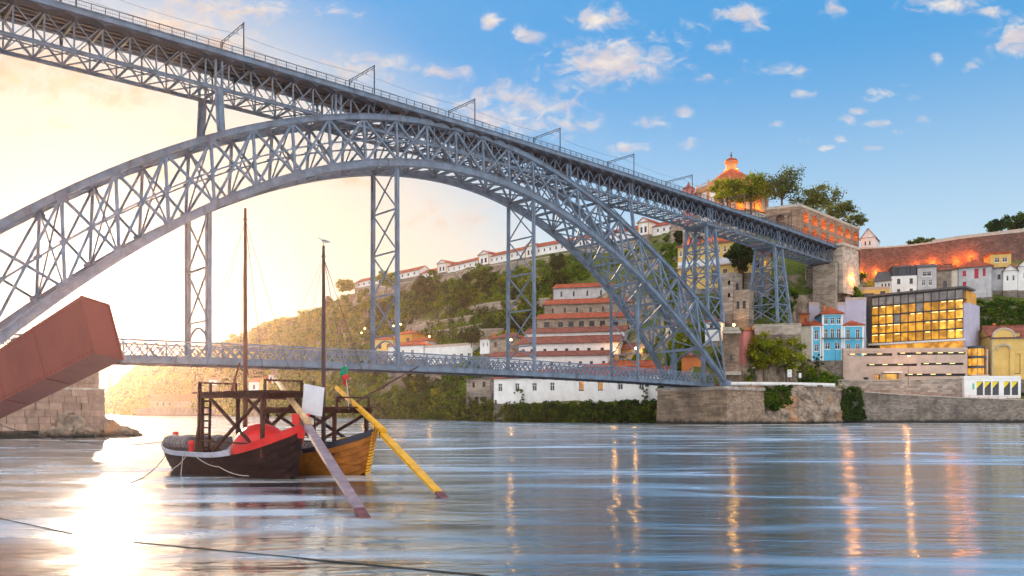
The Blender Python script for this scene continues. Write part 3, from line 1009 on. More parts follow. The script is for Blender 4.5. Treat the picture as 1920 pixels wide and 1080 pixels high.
# ---- catenary portals and wires on the upper deck
CM = [2.0 - 36, -18.3, 5.6, 29.7, 53.0, 77.2, 102.6, 126.5, 152, 178]
for i, s in enumerate(CM):
    z = zdeck(s)
    g = thing('catenary_portal', '', 'mast', bp(s, 0, z), 'overhead wire portals along the upper deck')
    a = MB()
    a.tube([bp(s, -4.2, z - 2.6), bp(s, -4.2, z + 5.5)], [.13, .1], 8)
    a.build('mast', SD_, g)
    a = MB()
    a.tube([bp(s, 4.2, z - 2.6), bp(s, 4.2, z + 5.5)], [.13, .1], 8)
    a.build('mast', SD_, g)
    a = MB()
    a.tube([bp(s, -4.2, z + 5.4), bp(s, 4.2, z + 5.4)], .07, 6)
    a.tube([bp(s, -4.2, z + 5.0), bp(s, 4.2, z + 5.0)], .05, 6)
    for k in range(10):
        a.tube([bp(s, -4.2 + .84 * k, z + (5.0 if k % 2 else 5.4)), bp(s, -4.2 + .84 * (k + 1), z + (5.4 if k % 2 else 5.0))], .035, 5)
    a.tube([bp(s, -4.2, z + 4.4), bp(s, -3.2, z + 5.0)], .05, 6)
    a.tube([bp(s, 4.2, z + 4.4), bp(s, 3.2, z + 5.0)], .05, 6)
    a.build('cross_arm', SD_, g)
    a = MB()
    for sg in (-1, 1):
        a.tube([bp(s, sg * 1.7, z + 5.0), bp(s, sg * 1.7, z + 4.55)], .05, 6)
    a.build('insulator', SD_, g)
    g['label'] = ['thin grey overhead wire portal at the left end of the upper deck', 'thin grey overhead wire portal second from the left on the upper deck',
                  'overhead wire portal on the upper deck above the left hanging frame', 'overhead wire portal where the upper deck meets the arch crown',
                  'overhead wire portal on the deck right of the arch crown', 'overhead wire portal above the third hanging frame',
                  'overhead wire portal above the column on the falling right arch', 'overhead wire portal left of the domed church',
                  'small overhead wire portal between the two pylons', 'small overhead wire portal by the lit arcade'][i]
for sg, lab in ((-1.7, 'thin overhead contact wire on the near side above the upper deck'), (1.7, 'thin overhead contact wire on the far side above the upper deck')):
    a = MB()
    ss = [SA] + CM + [SE]
    for p, q in zip(ss, ss[1:]):
        a.tube([bp(p + (q - p) * f, sg, zdeck(p + (q - p) * f) + 4.55 - .5 * (1 - (2 * f - 1) ** 2)) for f in np.linspace(0, 1, 7)], .022, 4)
    tag(a.build('contact_wire', SD_), lab, 'wire', 'overhead wires on the bridge')

# ================================================================ BUILDINGS
def cut_wall(mb, O, u, v, Wd, H, rects, dep):
    """front wall with real openings: O lower corner, u along, v inward; rects (x0,x1,z0,z1) in metres"""
    O, u, v = Vector(O), Vector(u), Vector(v)
    xs = sorted({0.0, Wd, *[c for r in rects for c in r[:2]]})
    zs = sorted({0.0, H, *[c for r in rects for c in r[2:4]]})
    def p(x, z, d=0.0):
        return O + u * x + v * d + Vector((0, 0, z))
    for x0, x1 in zip(xs, xs[1:]):
        for z0, z1 in zip(zs, zs[1:]):
            xm, zm = (x0 + x1) / 2, (z0 + z1) / 2
            if any(r[0] < xm < r[1] and r[2] < zm < r[3] for r in rects):
                continue
            mb.face(p(x0, z0), p(x1, z0), p(x1, z1), p(x0, z1))
    for r in rects:
        x0, x1, z0, z1 = r[:4]
        mb.face(p(x0, z0), p(x0, z0, dep), p(x0, z1, dep), p(x0, z1))
        mb.face(p(x1, z0, dep), p(x1, z0), p(x1, z1), p(x1, z1, dep))
        mb.face(p(x0, z1), p(x0, z1, dep), p(x1, z1, dep), p(x1, z1))
        mb.face(p(x0, z0, dep), p(x0, z0), p(x1, z0), p(x1, z0, dep))


def window(parent, O, u, v, r, dep, kind='dark'):
    x0, x1, z0, z1 = r[:4]
    O, u, v = Vector(O), Vector(u), Vector(v)
    up = Vector((0, 0, 1))
    def p(x, z, d):
        return O + u * x + v * d + up * z
    w_, h_ = x1 - x0, z1 - z0
    b = min(.14, w_ * .12)
    d = dep * .72
    mb = MB()
    for (a, c) in (((x0 + b / 2, z0), (x0 + b / 2, z1)), ((x1 - b / 2, z0), (x1 - b / 2, z1))):
        mb.bar(p(*a, d), p(*c, d), b, .08, v)
    for z in (z0 + b / 2, z1 - b / 2):
        mb.bar(p(x0 + b, z, d), p(x1 - b, z, d), b, .08, v)
    if w_ > .7 and kind != 'slot':
        mb.bar(p((x0 + x1) / 2, z0 + b, d), p((x0 + x1) / 2, z1 - b, d), b * .7, .06, v)
    if h_ > 1.2 and kind != 'slot':
        mb.bar(p(x0 + b, z0 + h_ * .66, d + .01), p(x1 - b, z0 + h_ * .66, d + .01), b * .7, .05, v)
    if kind != 'slot':
        mb.bar(p(x0 - .08, z0 - .06, .02), p(x1 + .08, z0 - .06, .02), .22, .1, v)      # sill
    fm = {'dark': 'white_frame', 'lit': 'dark_frame', 'red': 'shutter_red', 'grey': 'dark_frame', 'slot': 'dark_frame'}[kind]
    wn = mb.build('window', M[fm], parent)
    pm = {'dark': 'pane_dark', 'lit': 'pane_lit', 'red': 'shutter_red', 'grey': 'pane_dark', 'slot': 'pane_dark'}[kind]
    q = MB().frame_box(p((x0 + x1) / 2, (z0 + z1) / 2, dep * .86), u * (w_ / 2 - .004), v * .02, up * (h_ / 2 - .004))
    q.build('shutter' if kind == 'red' else 'pane', M[pm], wn)
    return wn


mat('shutter_red', (0.42, 0.03, 0.06), 0.6, var=0.15)


def grid(cols, rows, w_, h_, kind='dark'):
    """windows centred at fractions cols x rows, w_ and h_ as fractions"""
    return [(c - w_ / 2, c + w_ / 2, r - h_ / 2, r + h_ / 2, kind) for c in cols for r in rows]


def lin(a, b, n):
    return [a + (b - a) * i / (n - 1) for i in range(n)] if n > 1 else [(a + b) / 2]


def roof_mesh(kind, O, u, v, Wd, D, rh, oh=.45):
    """roof over a rectangle, O at the eave height of the front left corner"""
    up = Vector((0, 0, 1))
    mb = MB()
    def p(x, y, z):
        return O + u * x + v * y + up * z
    th = .22
    def slab(*pts):
        pts = list(pts)
        mb.prism([q + up * th for q in pts], (0, 0, -th))
    k = rh / max(.1, D / 2) * oh
    if kind == 'gable':
        slab(p(-oh, -oh, -k), p(Wd + oh, -oh, -k), p(Wd + oh, D / 2, rh), p(-oh, D / 2, rh))
        slab(p(-oh, D / 2, rh), p(Wd + oh, D / 2, rh), p(Wd + oh, D + oh, -k), p(-oh, D + oh, -k))
        mb.bar(p(-oh, D / 2, rh + th + .05), p(Wd + oh, D / 2, rh + th + .05), .35, .2)
    elif kind == 'cross':                              # ridge runs inward, gable to the front
        k = rh / (Wd / 2) * oh
        slab(p(-oh, -oh, -k), p(Wd / 2, -oh, rh), p(Wd / 2, D + oh, rh), p(-oh, D + oh, -k))
        slab(p(Wd / 2, -oh, rh), p(Wd + oh, -oh, -k), p(Wd + oh, D + oh, -k), p(Wd / 2, D + oh, rh))
    elif kind == 'hip':
        e = min(Wd, D) / 2
        r0, r1 = p(e, D / 2, rh), p(Wd - e, D / 2, rh)
        if Wd <= D + .2:
            r0, r1 = p(Wd / 2, e, rh), p(Wd / 2, D - e, rh)
            a, b, c, d = p(-oh, -oh, 0), p(Wd + oh, -oh, 0), p(Wd + oh, D + oh, 0), p(-oh, D + oh, 0)
            for q in ((a, b, r0), (b, c, r1, r0), (c, d, r1), (d, a, r0, r1)):
                slab(*q)
        else:
            a, b, c, d = p(-oh, -oh, 0), p(Wd + oh, -oh, 0), p(Wd + oh, D + oh, 0), p(-oh, D + oh, 0)
            for q in ((a, b, r1, r0), (b, c, r1), (c, d, r0, r1), (d, a, r0)):
                slab(*q)
    elif kind == 'shed':
        slab(p(-oh, -oh, -.1), p(Wd + oh, -oh, -.1), p(Wd + oh, D + oh, rh), p(-oh, D + oh, rh))
    elif kind == 'flat':
        mb.frame_box(p(Wd / 2, D / 2, .05), u * (Wd / 2 + .12), v * (D / 2 + .12), up * .18)
        for (a, c, sz) in ((p(Wd / 2, .1, .5), u * Wd / 2, v * .12), (p(Wd / 2, D - .1, .5), u * Wd / 2, v * .12),
                           (p(.1, D / 2, .5), v * (D / 2 - .25), u * .12), (p(Wd - .1, D / 2, .5), v * (D / 2 - .25), u * .12)):
            mb.frame_box(a, c, sz, up * max(.08, rh / 2))
    return mb


def house(name, label, cat, xa, Ya, xb, Yb, yt, yb, D, wall='render_white', wins=(), roof='gable', rh=2.0, rmat='roof_tile',
          group=None, parent=None, below=4.0, dep=.3, side=(), oh=.45, trim=None):
    A, B = at(xa, yb, Ya), at(xb, yb, Yb)
    z0, z1 = zat(yb, Ya), zat(yt, Ya)
    A.z = B.z = z0
    u = (B - A)
    Wd = u.length
    u.normalize()
    v = Vector((-u.y, u.x, 0))
    H = z1 - z0
    root = parent or thing(name, label, cat, (A + B) / 2 + v * D / 2, group)
    rects = [(a * Wd, b * Wd, c * H, d * H, k) for (a, b, c, d, k) in wins]
    srects = [(a * D, b * D, c * H, d * H, k) for (a, b, c, d, k) in side]
    mb = MB()
    cut_wall(mb, A, u, v, Wd, H, rects, dep)
    cut_wall(mb, A + v * D, -v, u, D, H, [(D - r[1], D - r[0], r[2], r[3]) for r in srects], dep)      # left flank
    cut_wall(mb, B, v, -u, D, H, srects, dep)                                                       # right flank
    up = Vector((0, 0, 1))
    Y_ok = 'convent' not in name and 'pavilion' not in name
    mb.face(B + v * D, A + v * D, A + v * D + up * H, B + v * D + up * H)
    if below > 0:
        fo = MB()
        fo.frame_box((A + B) / 2 + v * D / 2 - up * (below / 2 + .01), u * (Wd / 2 - .02), v * (D / 2 - .02), up * below / 2)
        fo.build('foundation', M['granite_dark'], root)
    if roof == 'gable':
        for P0 in (A, B):
            mb.face(P0 + up * H, P0 + v * D + up * H, P0 + v * D / 2 + up * (H + rh))
    elif roof == 'cross':
        for q in (0, D):
            mb.face(A + v * q + up * H, B + v * q + up * H, (A + B) / 2 + v * q + up * (H + rh))
    elif roof == 'shed':
        mb.face(A + up * H, A + v * D + up * H, A + v * D + up * (H + rh * D / (D + 2 * oh)))
        mb.face(B + up * H, B + v * D + up * H, B + v * D + up * (H + rh * D / (D + 2 * oh)))
        mb.face(A + v * D + up * H, B + v * D + up * H, B + v * D + up * (H + rh * .9), A + v * D + up * (H + rh * .9))
    else:
        mb.face(A + up * (H - .01), B + up * (H - .01), B + v * D + up * (H - .01), A + v * D + up * (H - .01))
    wl = mb.build('wall', M[wall], root)
    for r in rects:
        if r[4] != 'none':
            window(root, A, u, v, r, dep, r[4])
    for r in srects:
        if r[4] != 'none':
            window(root, A, v, u, (r[0], r[1], r[2], r[3]), dep, r[4])
            window(root, B, v, -u, (r[0], r[1], r[2], r[3]), dep, r[4])
    if roof != 'none':
        roof_mesh(roof, A + up * H, u, v, Wd, D, rh, oh).build('roof', M[rmat], root)
    if trim:
        t_b = MB()
        t_b.bar(A - u * .1 - v * .08 + up * (H - .2), B + u * .1 - v * .08 + up * (H - .2), .2, .35)
        for q in (A, B):
            s_ = 1 if q is A else -1
            t_b.bar(q + u * s_ * .3 - v * .05, q + u * s_ * .3 - v * .05 + up * (H - .4), .5, .12, v)
        t_b.build('trim', M[trim], root)
    if roof in ('gable', 'hip', 'cross', 'shed') and H > 2 and name:
        gt = MB()
        gt.bar(A - u * .3 - v * (oh + .05) + up * (H - .12), B + u * .3 - v * (oh + .05) + up * (H - .12), .16, .14)
        gt.build('gutter', M['dark_frame'], root)
        if Wd > 8:
            for q in (A + u * .15, B - u * .15):
                member('downpipe', q - v * .08, q - v * .08 + up * (H - .2), .10, .10, M['dark_frame'], root, v)
        hr = random.Random(int(abs(A.x * 7 + A.y * 3)))
        if cat in ('house', 'building', 'warehouse') and hr.random() < .75 and Y_ok:
            c_ = A + u * Wd * hr.uniform(.2, .8) + v * D * hr.uniform(.35, .6) + up * (H + rh * .75)
            cm_ = MB()
            cm_.frame_box(c_, u * .38, v * .38, up * (.6 + rh * .35))
            cm_.frame_box(c_ + up * (.66 + rh * .35), u * .48, v * .48, up * .07)
            cm_.build('chimney', M['render_orange'], root)
    NOVEG.append(((A.x + B.x) / 2 + v.x * D / 2, (A.y + B.y) / 2 + v.y * D / 2, max(Wd, D) / 2 + 1.5, A, u, v, Wd, D))
    return root, A, u, v, Wd, H


# ---- the long convent wings on the ridge
GW = 'white convent wings along the ridge'
house('convent_wing', 'leftmost white convent wing at the end of the ridge, orange roof', 'building', 665, 521, 786, 471, 531, 541, 9, 'render_white',
      grid(lin(.07, .93, 11), [.55], .022, .34, 'grey'), 'gable', 2.6, group=GW)
house('convent_wing', 'white convent wing right of the far left one, orange tiled roof', 'building', 787.5, 470.5, 820, 458, 514, 524, 9, 'render_white',
      grid(lin(.12, .88, 4), [.55], .05, .34, 'grey'), 'gable', 2.4, group=GW)
house('convent_wing', 'white convent wing between the first two yellow trimmed pavilions', 'building', 837, 452, 897, 430, 501, 513, 9, 'render_white',
      grid(lin(.08, .92, 6), [.55], .036, .3, 'grey'), 'gable', 2.4, group=GW)
house('convent_wing', 'white convent wing seen behind the second hanging frame', 'building', 917, 423, 985, 403, 482, 496, 9, 'render_white',
      grid(lin(.08, .92, 7), [.55], .034, .3, 'grey'), 'gable', 2.4, group=GW)
house('convent_wing', 'white convent wing running behind the falling arch, orange roof', 'building', 1003, 398, 1195, 358, 464, 480, 9, 'render_white',
      grid(lin(.04, .96, 16), [.55], .016, .3, 'grey'), 'gable', 2.4, group=GW)
house('convent_wing', 'white convent wing right of the arch above the rock face', 'building', 1217, 355, 1262, 347, 427, 444, 9, 'render_white',
      grid(lin(.12, .88, 4), [.55], .07, .3, 'grey'), 'gable', 2.2, group=GW)
for (a, Ya, b, Yb, yt, yb, lab) in ((820, 457, 837, 452, 495, 512, 'yellow trimmed white gable pavilion on the ridge, the farthest left'),
                                    (897, 429, 917, 423, 479, 498, 'yellow trimmed white gable pavilion left of the second hanging frame'),
                                    (985, 402, 1003, 397, 463, 483, 'yellow trimmed white gable pavilion just right of a hanging frame'),
                                    (1196, 357, 1217, 353, 418, 442, 'brown trimmed white gable pavilion right of the falling arch')):
    house('gable_pavilion', lab, 'building', a, Ya - 1.2, b, Yb - 1.2, yt, yb, 11, 'render_white', [(.22, .42, .2, .62, 'grey'), (.58, .78, .2, .62, 'grey')], 'cross', 1.9,
          group='gabled pavilions along the ridge', trim='trim_gold' if False else 'render_ochre')

# ---- port wine lodges stepping down the slope
GL = 'wine lodges stepping down the slope'
k_ = .965
def lodge(lab, xa, xb, Y, yr, ye, yb, wall, wins, rmat, D=13, gable=True):
    Yb = Y * k_
    rh = zat(yr, Y + D / 2) - zat(ye, Y)
    return house('wine_lodge', lab, 'warehouse', xa, Y, xb, Yb, ye, yb, D, wall, wins, 'gable', max(.9, rh), rmat, group=GL, below=7)


lodge('topmost grey lodge with four narrow dark windows, orange roof', 1037, 1236, 345, 535, 541, 563, 'render_grey', grid([.08, .20, .33, .46, .62, .8], [.5], .018, .4, 'grey'), 'roof_tile')
lodge('second lodge from the top, brown stone under a bright orange roof', 1020, 1232, 326, 564, 571.5, 592, 'lodge_stone', grid([.08, .19, .30, .42, .53, .7, .85], [.45], .02, .4, 'grey'), 'roof_tile')
lodge('third lodge from the top, stone with a row of square windows', 1006, 1226, 311, 591, 598.5, 622, 'lodge_stone', grid([.09, .21, .30, .39, .48, .57, .68, .8], [.55], .045, .4, 'grey'), 'roof_tile')
lodge('white lodge under the stone ones with only two small windows', 983, 1172, 297, 618, 625.5, 642, 'render_white', grid([.32, .62], [.5], .03, .3, 'grey'), 'roof_old')
lodge('white lodge with a row of seven small dark windows under an old roof', 972, 1160, 284, 634, 645.5, 668, 'render_white', grid([.05, .14, .27, .38, .49, .60, .71, .84], [.45], .032, .24, 'grey'), 'roof_old')
lodge('lowest long white lodge just above the lower deck, old red roof', 918, 1141, 272, 662, 669, 700, 'render_white', grid([.2, .31, .44, .53, .68, .77, .86, .96], [.55], .026, .2, 'grey'), 'roof_old')
lodge('small brown lodge behind the last hanging frame', 1152, 1238, 280, 647, 656, 690, 'lodge_stone', grid([.2, .5, .8], [.5], .06, .25, 'grey'), 'roof_old', 9)
lodge('low lodge whose bright red roof shows over the right end of the railing', 1094, 1246, 262, 680, 689, 712, 'render_white', grid([.2, .5, .8], [.5], .03, .25, 'grey'), 'roof_tile', 10)
lodge('small dark roofed lodge right of the white gable', 1166, 1232, 290, 634, 642, 668, 'render_cream', grid([.3, .6], [.55], .05, .2, 'grey'), 'roof_old', 9)
house('white_warehouse', 'long white riverside warehouse with eight dark windows, two lit', 'warehouse', 925, 263, 1243, 232.5, 710, 757, 12, 'render_white',
      [(c - .014, c + .014, .48, .80, k) for c, k in zip([.045, .155, .265, .375, .55, .66, .77, .885], ['dark', 'dark', 'dark', 'dark', 'lit', 'lit', 'dark', 'dark'])],
      'gable', 2.4, below=6, dep=.5)
house('bank_shed', 'low grey stone shed left of the white riverside warehouse', 'shed', 874, 287, 922, 272, 712, 735, 8, 'lodge_stone', grid([.3, .7], [.55], .1, .4, 'grey'), 'shed', .8, 'roof_slate', below=6)

# ---- houses left of the lodges
house('orange_house', 'orange house on the slope behind the hanging frame', 'house', 737, 404, 774, 396, 628, 652, 9, 'render_ochre', grid([.75], [.5], .16, .4, 'grey'), 'hip', 1.6, below=8)
house('yellow_house', 'yellow house with a low roof beside the orange house', 'house', 701, 402, 738, 399, 637, 660, 9, 'render_yellow', grid([.3, .75], [.45], .16, .35, 'grey'), 'hip', 1.3, below=8)
house('white_house', 'white house with an orange roof behind the lower deck railing', 'house', 727, 386, 795, 376, 650, 676, 9, 'render_white', grid([.18, .42, .68], [.5], .08, .42, 'dark'), 'hip', 2.0, below=8)
house('white_house', 'small white house with an orange roof above the larger white one', 'house', 765, 394, 803, 388, 641, 662, 7, 'render_white', grid([.75], [.6], .12, .35, 'dark'), 'hip', 1.7, below=8)
house('flat_house', 'long white flat roofed house with a roof terrace and dark doors', 'house', 797, 362, 886, 345, 652, 684, 9, 'render_white', grid([.45, .62, .77, .93], [.3], .07, .5, 'dark'), 'flat', .9, 'concrete', below=8)
house('half_white_house', 'house half white half stone with a red hip roof beside the lodges', 'house', 900, 322, 918, 318, 636, 664, 8, 'render_white', grid([.35, .75], [.62], .18, .3, 'dark'), 'shed', 1.6, 'roof_old', below=8)
house('stone_house', 'grey stone house with a red roof joined to a white house front', 'house', 918.3, 318, 962, 309, 636, 664, 9, 'lodge_stone', grid([.25], [.62], .12, .3, 'grey'), 'hip', 2.2, 'roof_old', below=8)

# ---- far left shore
house('shore_house', 'left one of two low orange roofed sheds on the far left shore', 'house', 281, 676, 327, 672, 751, 764, 12, 'lodge_stone', grid([.3, .55, .8], [.5], .08, .4, 'grey'), 'gable', 5.2, below=6)
house('shore_house', 'right one of two low orange roofed sheds on the far left shore', 'house', 324, 664, 362, 655, 751, 764, 12, 'lodge_stone', grid([.3, .7], [.5], .08, .4, 'dark'), 'gable', 5.0, below=6)
ch_, A_, u_, v_, w_, h_ = house('chapel', 'small chapel with a yellow gable front and white belfry above the far shore', 'chapel', 466, 577, 486, 573, 716, 735, 14, 'render_white', grid([.5], [.5], .2, .4, 'grey'), 'gable', 3.0, below=6)
house('', '', '', 486.5, 571, 503, 569, 716, 735, 13, 'render_yellow', [(.38, .62, .25, .8, 'grey')], 'cross', 4.2, parent=ch_)
house('', '', '', 503.5, 573, 512, 572, 703, 735, 4, 'render_white', [(.3, .7, .55, .85, 'grey')], 'hip', 1.0, parent=ch_)
house('white_cottage', 'tiny white cottage among bushes above the far shore', 'house', 392, 655, 406, 652, 712, 722, 7, 'render_white', grid([.5], [.5], .2, .4, 'grey'), 'gable', 1.6, below=8)

# distant second bridge
fbz = zat(700, 1150)
fbr = thing('distant_bridge', 'pale distant railway bridge far up the river', 'bridge', (-585, 1150, 0))
fb_ = MB()
fb_.box((-600, 1150, fbz), 260, 6, 1.4)
fb_.box((-600, 1150, fbz + 5.5), 260, 6, .8)
for k in range(26):
    x0 = -730 + 10 * k
    fb_.bar((x0, 1147, fbz), (x0 + 10, 1147, fbz + 5.5), .5, .5)
    fb_.bar((x0 + 10, 1147, fbz), (x0, 1147, fbz + 5.5), .5, .5)
fb_.build('girder', M['steel_dark'], fbr)
for x0 in (-648, -610, -578, -561):
    q = MB()
    q.bar((x0 - 3, 1150, 0), (x0 - 1, 1150, fbz), 2.2, 2.2, (0, 1, 0))
    q.bar((x0 + 3, 1150, 0), (x0 + 1, 1150, fbz), 2.2, 2.2, (0, 1, 0))
    for k in range(6):
        q.bar((x0 - 3, 1150, fbz * k / 6), (x0 + 3, 1150, fbz * (k + 1) / 6), .7, .7, (0, 1, 0))
    q.build('pier', M['steel_dark'], fbr)

# ---- terrace walls on the hillside
def wall_run(name, label, pts, thick, mat_, cat='wall', group=None, cop=None):
    """pts: (x px, Y, y top px, z bottom)"""
    mb, cb_ = MB(), MB()
    P_ = [(at(x, yt, Y), zb) for (x, Y, yt, zb) in pts]
    root = thing(name, label, cat, (P_[0][0].x, P_[0][0].y, P_[0][1]), group)
    for (a, za), (b, zb) in zip(P_, P_[1:]):
        d = Vector((b.x - a.x, b.y - a.y, 0)).normalized()
        nn = Vector((-d.y, d.x, 0)) * thick
        lo = [Vector((a.x, a.y, za)), Vector((b.x, b.y, zb)), b, a]
        mb.face(*lo)
        mb.face(*[q + nn for q in lo][::-1])
        mb.face(a, b, b + nn, a + nn)
        mb.face(lo[0], a, a + nn, lo[0] + nn)
        mb.face(lo[1] + nn, b + nn, b, lo[1])
        if cop:
            cb_.bar(a + nn / 2 + Vector((0, 0, cop / 2)), b + nn / 2 + Vector((0, 0, cop / 2)), thick + .3, cop)
    mb.build('masonry', M[mat_], root)
    if cop:
        cb_.build('coping', M['trim_stone'], root)
    return root


GT_ = 'terrace walls on the green slope'
def terrace(lab, pts, mat_='lodge_stone'):
    """pts: (x, y top, y foot) in the photo; each stands where its foot meets the slope"""
    out = []
    for (x, yt, yf) in pts:
        Y = hit(x, yf)
        out.append((x, Y - .6, yt, zat(yf, Y) - 1.5))
    wall_run('terrace_wall', lab, out, 1.1, mat_, group=GT_, cop=.3)


terrace('long stone terrace wall beside the topmost lodge', [(884, 575, 592), (920, 568, 590), (960, 564, 588), (1000, 561, 584), (1030, 560, 580)])
terrace('low stone terrace wall above the white flat house', [(772, 613, 627), (810, 604, 618), (850, 597, 612), (884, 592, 608)])
terrace('second low stone terrace wall just below another on the slope', [(764, 630, 641), (810, 622, 634), (860, 615, 628), (900, 608, 622)])
terrace('brown stone wall above the half white house', [(858, 622, 640), (900, 618, 640), (940, 617, 638)])
wall_run('ridge_wall', 'grey stone wall under the convent wings on the ridge', [(668, 519, 541, 78), (790, 469, 526, 78), (900, 428, 501, 77), (1000, 396, 487, 76), (1190, 356, 453, 76)], 1.2, 'granite', cop=.3)
wall_run('shore_wall', 'dark low river wall below the orange roofed sheds', [(256, 692, 765, -1), (300, 668, 764, -1), (362, 640, 764, -1), (420, 610, 768, -1)], 1.5, 'granite_dark')

# ================================================================ RIGHT BANK UNDER THE MONASTERY
def lamp_light(name, loc, energy, col=(1.0, 0.42, 0.10), size=.25, spot=None, aim=None):
    d = bpy.data.lights.new(name, 'SPOT' if spot else 'POINT')
    d.energy = energy
    d.color = col
    d.shadow_soft_size = size
    if spot:
        d.spot_size = R(spot)
        d.spot_blend = 0.8
    o = bpy.data.objects.new(name, d)
    COL.objects.link(o)
    o.location = loc
    if aim is not None:
        o.rotation_euler = (Vector(loc) - Vector(aim)).to_track_quat('Z', 'Y').to_euler()
    return o


# bridge pier: rough masonry standing in the water
def ax_box(mb, s0, s1, o0, o1, z0, z1, bat=0.0):
    c = [(s0, o0), (s1, o0), (s1, o1), (s0, o1)]
    e = [(-1, -1), (1, -1), (1, 1), (-1, 1)]
    lo = [bp(s + bat * q[0], o + bat * q[1], z0) for (s, o), q in zip(c, e)]
    hi = [bp(s, o, z1) for s, o in c]
    mb.face(*hi)
    mb.face(*lo[::-1])
    for k in range(4):
        k2 = (k + 1) % 4
        mb.face(lo[k], lo[k2], hi[k2], hi[k])


pr = thing('bridge_pier', 'stained granite pier under the right foot of the arch', 'pier', bp(138, 0, -1))
q = MB()
ax_box(q, 131.6, 150, -11.2, 10.8, -1, 9.0, .3)
q.build('masonry', M['granite_warm'], pr)
q = MB()
ax_box(q, 131.2, 150, -11.6, 11.2, 9.0, 9.85)
q.build('coping', M['granite'], pr)

# approach abutment of the upper deck
pr = thing('deck_abutment', 'tall pale granite abutment at the right end of the upper deck', 'abutment', bp(212, 0, 40))
q = MB()
ax_box(q, 207.4, 219, -6.2, 6.2, 42, 57.6, .5)
q.build('masonry', M['granite_pale'], pr)
q = MB()
ax_box(q, 206.8, 219.6, -6.7, 6.7, 57.6, 58.5)
q.build('coping', M['trim_stone'], pr)
q = MB()
ax_box(q, 205.2, 207.39, -5.2, 5.2, 42, 52.2)
q.build('bearing_block', M['granite_dark'], pr)
a = bp(213.5, -7.4, 47.2)
lamp_light('abutment_uplight', a, 420, (1.0, .36, .05), .2)
wall_run('parapet_wall', 'sandy stone wall left of the deck abutment', [(1524, 262, 500, 36), (1566, 258, 492, 36)], 3.0, 'lodge_stone')

# rock bank between pier and quay wall
rx = np.linspace(1340, 1578, 110)
rz = np.linspace(-1.5, 10.9, 30)
RX, RZ = np.meshgrid(rx, rz, indexing='ij')
Yr = np.interp(RX, [1340, 1380, 1460, 1540, 1578], [214, 217, 221, 227, 232]) + (RZ - 4) * .16
Pr = np.stack([(RX.ravel() - 960) / F * Yr.ravel(), Yr.ravel(), RZ.ravel()], 1)
dn = fract_noise(Pr, 0.22, 2.0, 4)
low_ = np.clip((6.5 - Pr[:, 2]) / 6, 0, 1)
Pr[:, 1] += dn * (.9 + 2.3 * low_) - low_ * 1.2
Pr[:, 0] += fract_noise(Pr, 0.3, 20.0, 2) * .5 * low_
ii = np.arange(len(rx) * len(rz)).reshape(len(rx), len(rz))
Qr = np.stack([ii[:-1, :-1], ii[1:, :-1], ii[1:, 1:], ii[:-1, 1:]], -1).reshape(-1, 4)


def rock_mat(name, c0, c1, c2):
    m = bpy.data.materials.new(name)
    m.use_nodes = True
    t = NT(m.node_tree)
    pos = t.n('ShaderNodeNewGeometry').outputs['Position']
    n_ = t.n('ShaderNodeTexNoise', i2=.35, i3=9.0, i4=.72, Vector=pos).outputs[0]
    n2_ = t.n('ShaderNodeTexNoise', i2=.16, i3=4.0, Vector=pos).outputs[0]
    vz = t.n('ShaderNodeTexVoronoi', {'feature': 'DISTANCE_TO_EDGE'}, Scale=.4, Vector=pos).outputs[0]
    z = t.n('ShaderNodeSeparateXYZ', i0=pos).outputs[2]
    c = t.mix(t.smooth(n_, .34, .66), c0, c1)
    c = t.mix(t.smooth(n2_, .5, .66), c, c2)
    c = t.mix(t.smooth(t.math('ADD', z, t.math('MULTIPLY', n_, .8)), 1.5, .5), c, (.016, .015, .013))      # wet weed below the tide line
    h = t.math('ADD', n_, t.math('MULTIPLY', t.smooth(vz, 0, .12), .5))
    b = t.n('ShaderNodeBsdfPrincipled', Roughness=.85, Normal=t.n('ShaderNodeBump', Strength=.9, Distance=.7, Height=h).outputs[0])
    t.set(b, 'Base Color', c)
    t.n('ShaderNodeOutputMaterial', i0=b)
    M[name] = m


rock_mat('rock_bank', (.11, .08, .06), (.40, .31, .23), (.42, .22, .11))
rock_mat('rock_quay', (.10, .09, .085), (.27, .235, .20), (.14, .13, .13))
o = np_mesh('rock_bank', Pr, Qr, M['rock_bank'], kind='structure')
o.data.polygons.foreach_set('use_smooth', [True] * len(Qr))
q = MB()
for a, b in ((1336, 1400), (1400, 1470), (1470, 1540), (1540, 1580)):
    Ys = [np.interp(x, [1340, 1380, 1460, 1540, 1578], [214, 217, 221, 227, 232]) + .4 for x in (a, b)]
    A, B = at(a, 0, Ys[0]), at(b, 0, Ys[1])
    A.z = B.z = 10.75
    q.face(A, B, B + Vector((0, 22, 0)), A + Vector((0, 22, 0)))
tag(q.build('quay_road', M['asphalt']), kind='structure')
wall_run('white_parapet', 'white parapet wall along the top of the rock bank', [(1352, 215.4, 716, 10.5), (1400, 218.8, 716, 10.5), (1470, 222.6, 716.5, 10.5), (1540, 228, 718, 10.5), (1566, 231.0, 719, 10.5)], .5, 'render_white', 'parapet')

